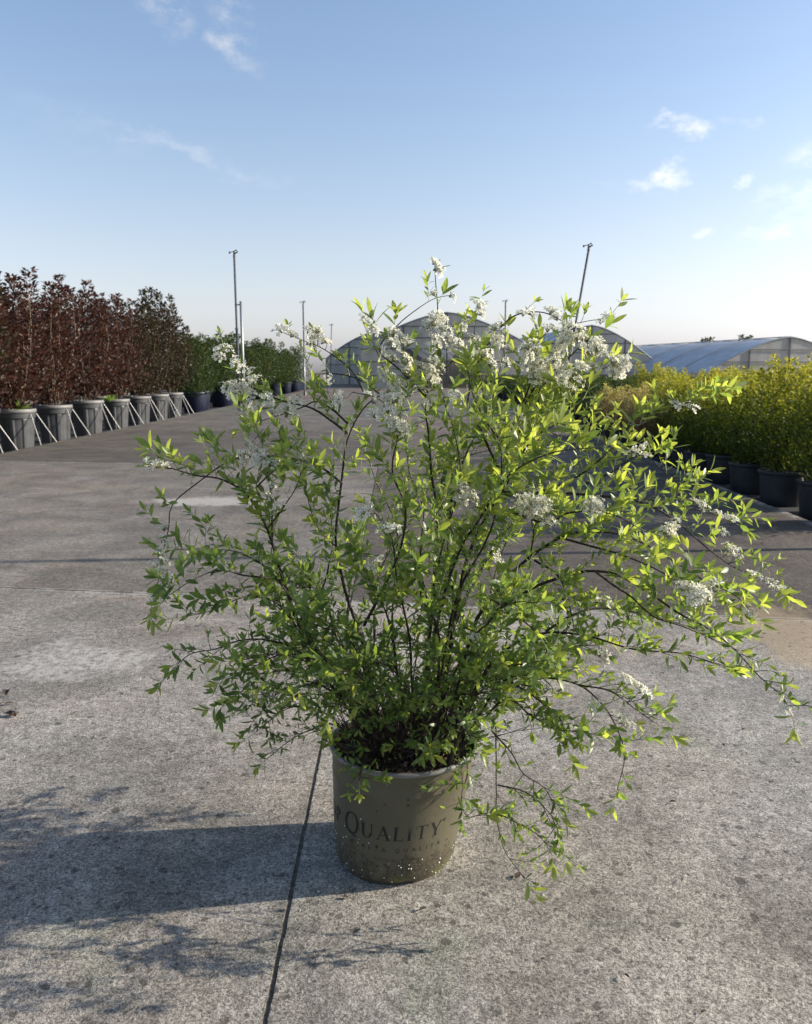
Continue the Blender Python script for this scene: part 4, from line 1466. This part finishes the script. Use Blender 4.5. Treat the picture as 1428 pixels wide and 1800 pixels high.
# ------------------------------------------------------------------ greenhouses
def greenhouse(label, cx, y, half, eave, ridge, length, rotz, bays, open_front=False):
    t = thing('greenhouse', label, 'greenhouse', (cx, y, -.14), (0, 0, rotz))
    n = 22

    def arch(u):     # u -1..1 across, height of a gothic arch
        a = abs(u)
        return eave + (ridge - eave) * (1 - a ** 1.5)
    us = [-1 + 2 * i / n for i in range(n + 1)]
    # roof film
    mb = MB()
    ny = bays
    for j in range(ny):
        y0, y1 = length * j / ny, length * (j + 1) / ny
        for s0, s1 in ((y0, (y0 + y1) / 2), ((y0 + y1) / 2, y1)):
            for i in range(n):
                dz0 = -.05 if s0 != y0 else 0
                dz1 = -.05 if s1 != y1 else 0
                mb.add([(us[i] * half, s0, arch(us[i]) + dz0), (us[i + 1] * half, s0, arch(us[i + 1]) + dz0), (us[i + 1] * half, s1, arch(us[i + 1]) + dz1), (us[i] * half, s1, arch(us[i]) + dz1)], [(0, 1, 2, 3)])
    link('roof_film', mb.mesh('roof_film', [M['roof_film']], True), t)
    # side walls
    for sx in (-1, 1):
        mb = MB()
        mb.add([(sx * half, 0, .5), (sx * half, length, .5), (sx * half, length, eave), (sx * half, 0, eave)], [(0, 1, 2, 3)])
        link('side_film', mb.mesh('side_film', [M['film']]), t)
        mb = MB()
        mb.box((sx * half, length / 2, .25), (.06, length, .5))
        link('base_board', mb.mesh('base_board', [M['white_steel']]), t)
    # arches
    for j in range(ny + 1):
        mb = MB()
        pts = [(us[i] * (half + .015), length * j / ny, arch(us[i]) + .02) for i in range(n + 1)]
        pts = [(-half, length * j / ny, 0)] + pts + [(half, length * j / ny, 0)]
        mb.tube(pts, .06 if j == 0 else .04, 6)
        link('arch', mb.mesh('arch', [M['steel'] if j == 0 else M['white_steel']], True), t)
    mb = MB()
    mb.box((0, length / 2, ridge + .04), (.16, length, .08))
    link('ridge', mb.mesh('ridge', [M['white_steel']]), t)
    # gable film, in panels between the bars
    cols = [-1, -.5, 0, .5, 1]
    rows = [0, 1.0, 2.0, 2.9, 3.7, 4.5, 99]
    for c in range(4):
        for r in range(len(rows) - 1):
            z0_, z1_ = rows[r], rows[r + 1]
            if open_front and c in (1, 2) and r < 3:
                continue
            xs = [cols[c] + (cols[c + 1] - cols[c]) * k / 8 for k in range(9)]
            vs, fs = [], []
            ok = False
            for xk in xs:
                h = arch(xk)
                a_, b_ = min(z0_, h), min(z1_, h)
                if b_ - a_ > .02:
                    ok = True
                vs += [(xk * half, .03, a_), (xk * half, .03, b_)]
            if not ok:
                continue
            for k in range(8):
                fs.append((2 * k, 2 * k + 2, 2 * k + 3, 2 * k + 1))
            mb = MB()
            mb.add(vs, fs)
            link('gable_panel', mb.mesh('gable_panel', [M['film']]), t)
    for c in cols[1:-1]:
        mb = MB()
        mb.box((c * half, -.02, arch(c) / 2), (.09, .07, arch(c)))
        link('gable_post', mb.mesh('gable_post', [M['dark_steel']]), t)
    for z in rows[1:-1]:
        if z > ridge - .3:
            continue
        wd = 1.0 if z <= eave else ((ridge - z) / (ridge - eave)) ** (1 / 1.5)
        mb = MB()
        mb.box((0, -.035, z), (2 * half * wd - .04, .05, .06))
        link('gable_rail', mb.mesh('gable_rail', [M['dark_steel']]), t)
    return t


greenhouse('large arched greenhouse with grey gable at the end of the concrete road', W(786, 600, 60).x, 60, 6.3, 3.0, 5.45, 45, rad(3), 12, True)
greenhouse('arched greenhouse with grey gable behind the leaning irrigation pole', W(1040, 600, 72).x, 72, 6.0, 1.9, 5.2, 40, rad(4), 10)
greenhouse('low wide greenhouse with pale blue plastic roof beyond the golden shrubs', W(1390, 600, 62).x, 62, 6.8, 1.25, 3.82, 24, rad(13.5), 6)
greenhouse('small greenhouse with whitish roof beside the green shrubs', W(655, 600, 84).x, 84, 5.2, 2.6, 5.1, 20, rad(-20), 6)


def far_tree(px, Y, h, label, seed):
    q = W(px, 640, Y)
    cm, st = crown_mesh('crown', M['green_leaf'], seed, h * .3, h, h * .2, 900, .5, 6, lambda f, u, r: r.gauss(.3, .2))
    t = thing('tree', label, 'tree', (q.x, Y, -.14))
    link('crown', cm, t)
    link('trunk', stems_mesh('trunk', M['stem'], [(0, 0, h * .8)], 0, .16, 3), t)


far_tree(1245, 130, 6.8, 'round-topped far tree just showing over the blue-roofed greenhouse', 31)
far_tree(1305, 130, 6.9, 'narrow far tree just showing over the blue-roofed greenhouse', 32)


# ------------------------------------------------------------------ litter on the concrete
def litter():
    rnd = random.Random(3)

    def G(px, py):
        d = ray(px, py)
        k = -CAM_H / d.z
        return d.x * k, d.y * k

    def leaf(L):
        mb = MB()
        st = [(0, .1), (.3, .9), (.6, 1), (.85, .5), (1, 0)]
        vs = []
        c = rnd.uniform(.1, .5)
        for u, k in st:
            for s in (-1, 0, 1):
                vs.append((u * L, s * k * L * .22, .002 + L * (.10 * abs(s) * c * 3 * k + .22 * c * math.sin(u * 3))))
        fs = []
        for i in range(4):
            fs += [(3 * i, 3 * i + 3, 3 * i + 4, 3 * i + 1), (3 * i + 1, 3 * i + 4, 3 * i + 5, 3 * i + 2)]
        mb.add(vs, fs)
        return mb.mesh('dead_leaf', [M['dead_leaf']])
    for (px, py, L) in ((750, 1598, .022), (1095, 1717, .018), (1190, 1412, .022), (1198, 1553, .012), (1270, 1310, .02), (1310, 1283, .02), (1240, 1358, .014), (1350, 1060, .03),
                        (1313, 935, .06), (1340, 958, .03), (10, 1225, .06), (25, 1238, .035), (8, 1256, .06), (18, 1262, .04), (3, 1240, .05), (1240, 1780, .012), (600, 1580, .02), (905, 1548, .03), (950, 1690, .012), (300, 1160, .02), (440, 1310, .015)):
        x, y = G(px, py)
        where = 'in a small heap at the edge of the concrete' if px < 30 else 'lying on the open concrete'
        o = link('dead_leaf', leaf(L), None, (x, y, .0035), (rnd.uniform(-.2, .2), rnd.uniform(-.15, .15), rnd.uniform(0, 6.3)))
        o['label'] = 'small dark dead leaf ' + where
        o['category'] = 'leaf'
        o['group'] = 'dead leaves ' + ('in a heap' if px < 30 else 'scattered about')
    # crumbs along the middle joint
    mb = MB()
    for i in range(420):
        y = rnd.uniform(1.2, 3.2)
        x = JOINT(y) + rnd.choice((-1, 1)) * abs(rnd.gauss(.0062, .0022))
        r = rnd.uniform(.0006, .0020)
        c = Vector((x, y, .0004))
        mb.add([c + Vector((math.cos(a + i) * r * rnd.uniform(.7, 1.2), math.sin(a + i) * r * rnd.uniform(.7, 1.4), 0)) for a in (0, 1.57, 3.14, 4.71)] + [c + Vector((0, 0, r * .7))],
               [(0, 1, 4), (1, 2, 4), (2, 3, 4), (3, 0, 4)])
    o = link('grit', mb.mesh('grit', [M['joint']]), kind='stuff')
    o['label'] = 'dark crumbs of dirt along the long joint in the concrete'
    o['category'] = 'dirt'
    # pale specks: petals and perlite on the slab
    mb = MB()
    for i in range(150):
        x, y = rnd.uniform(-1.6, 1.6), rnd.uniform(1.3, 5)
        r = rnd.uniform(.001, .0032)
        c = Vector((x, y, .001))
        a0 = rnd.uniform(0, 6)
        mb.add([c + Vector((math.cos(a + a0) * r, math.sin(a + a0) * r * 1.3, .0006)) for a in (0, 1.2, 2.5, 3.8, 5)] + [c + Vector((0, 0, .0016))], [(0, 1, 5), (1, 2, 5), (2, 3, 5), (3, 4, 5), (4, 0, 5)])
    o = link('fallen_petals', mb.mesh('fallen_petals', [M['perlite']]), kind='stuff')
    o['label'] = 'tiny white fallen petals scattered over the concrete'
    o['category'] = 'petals'


litter()
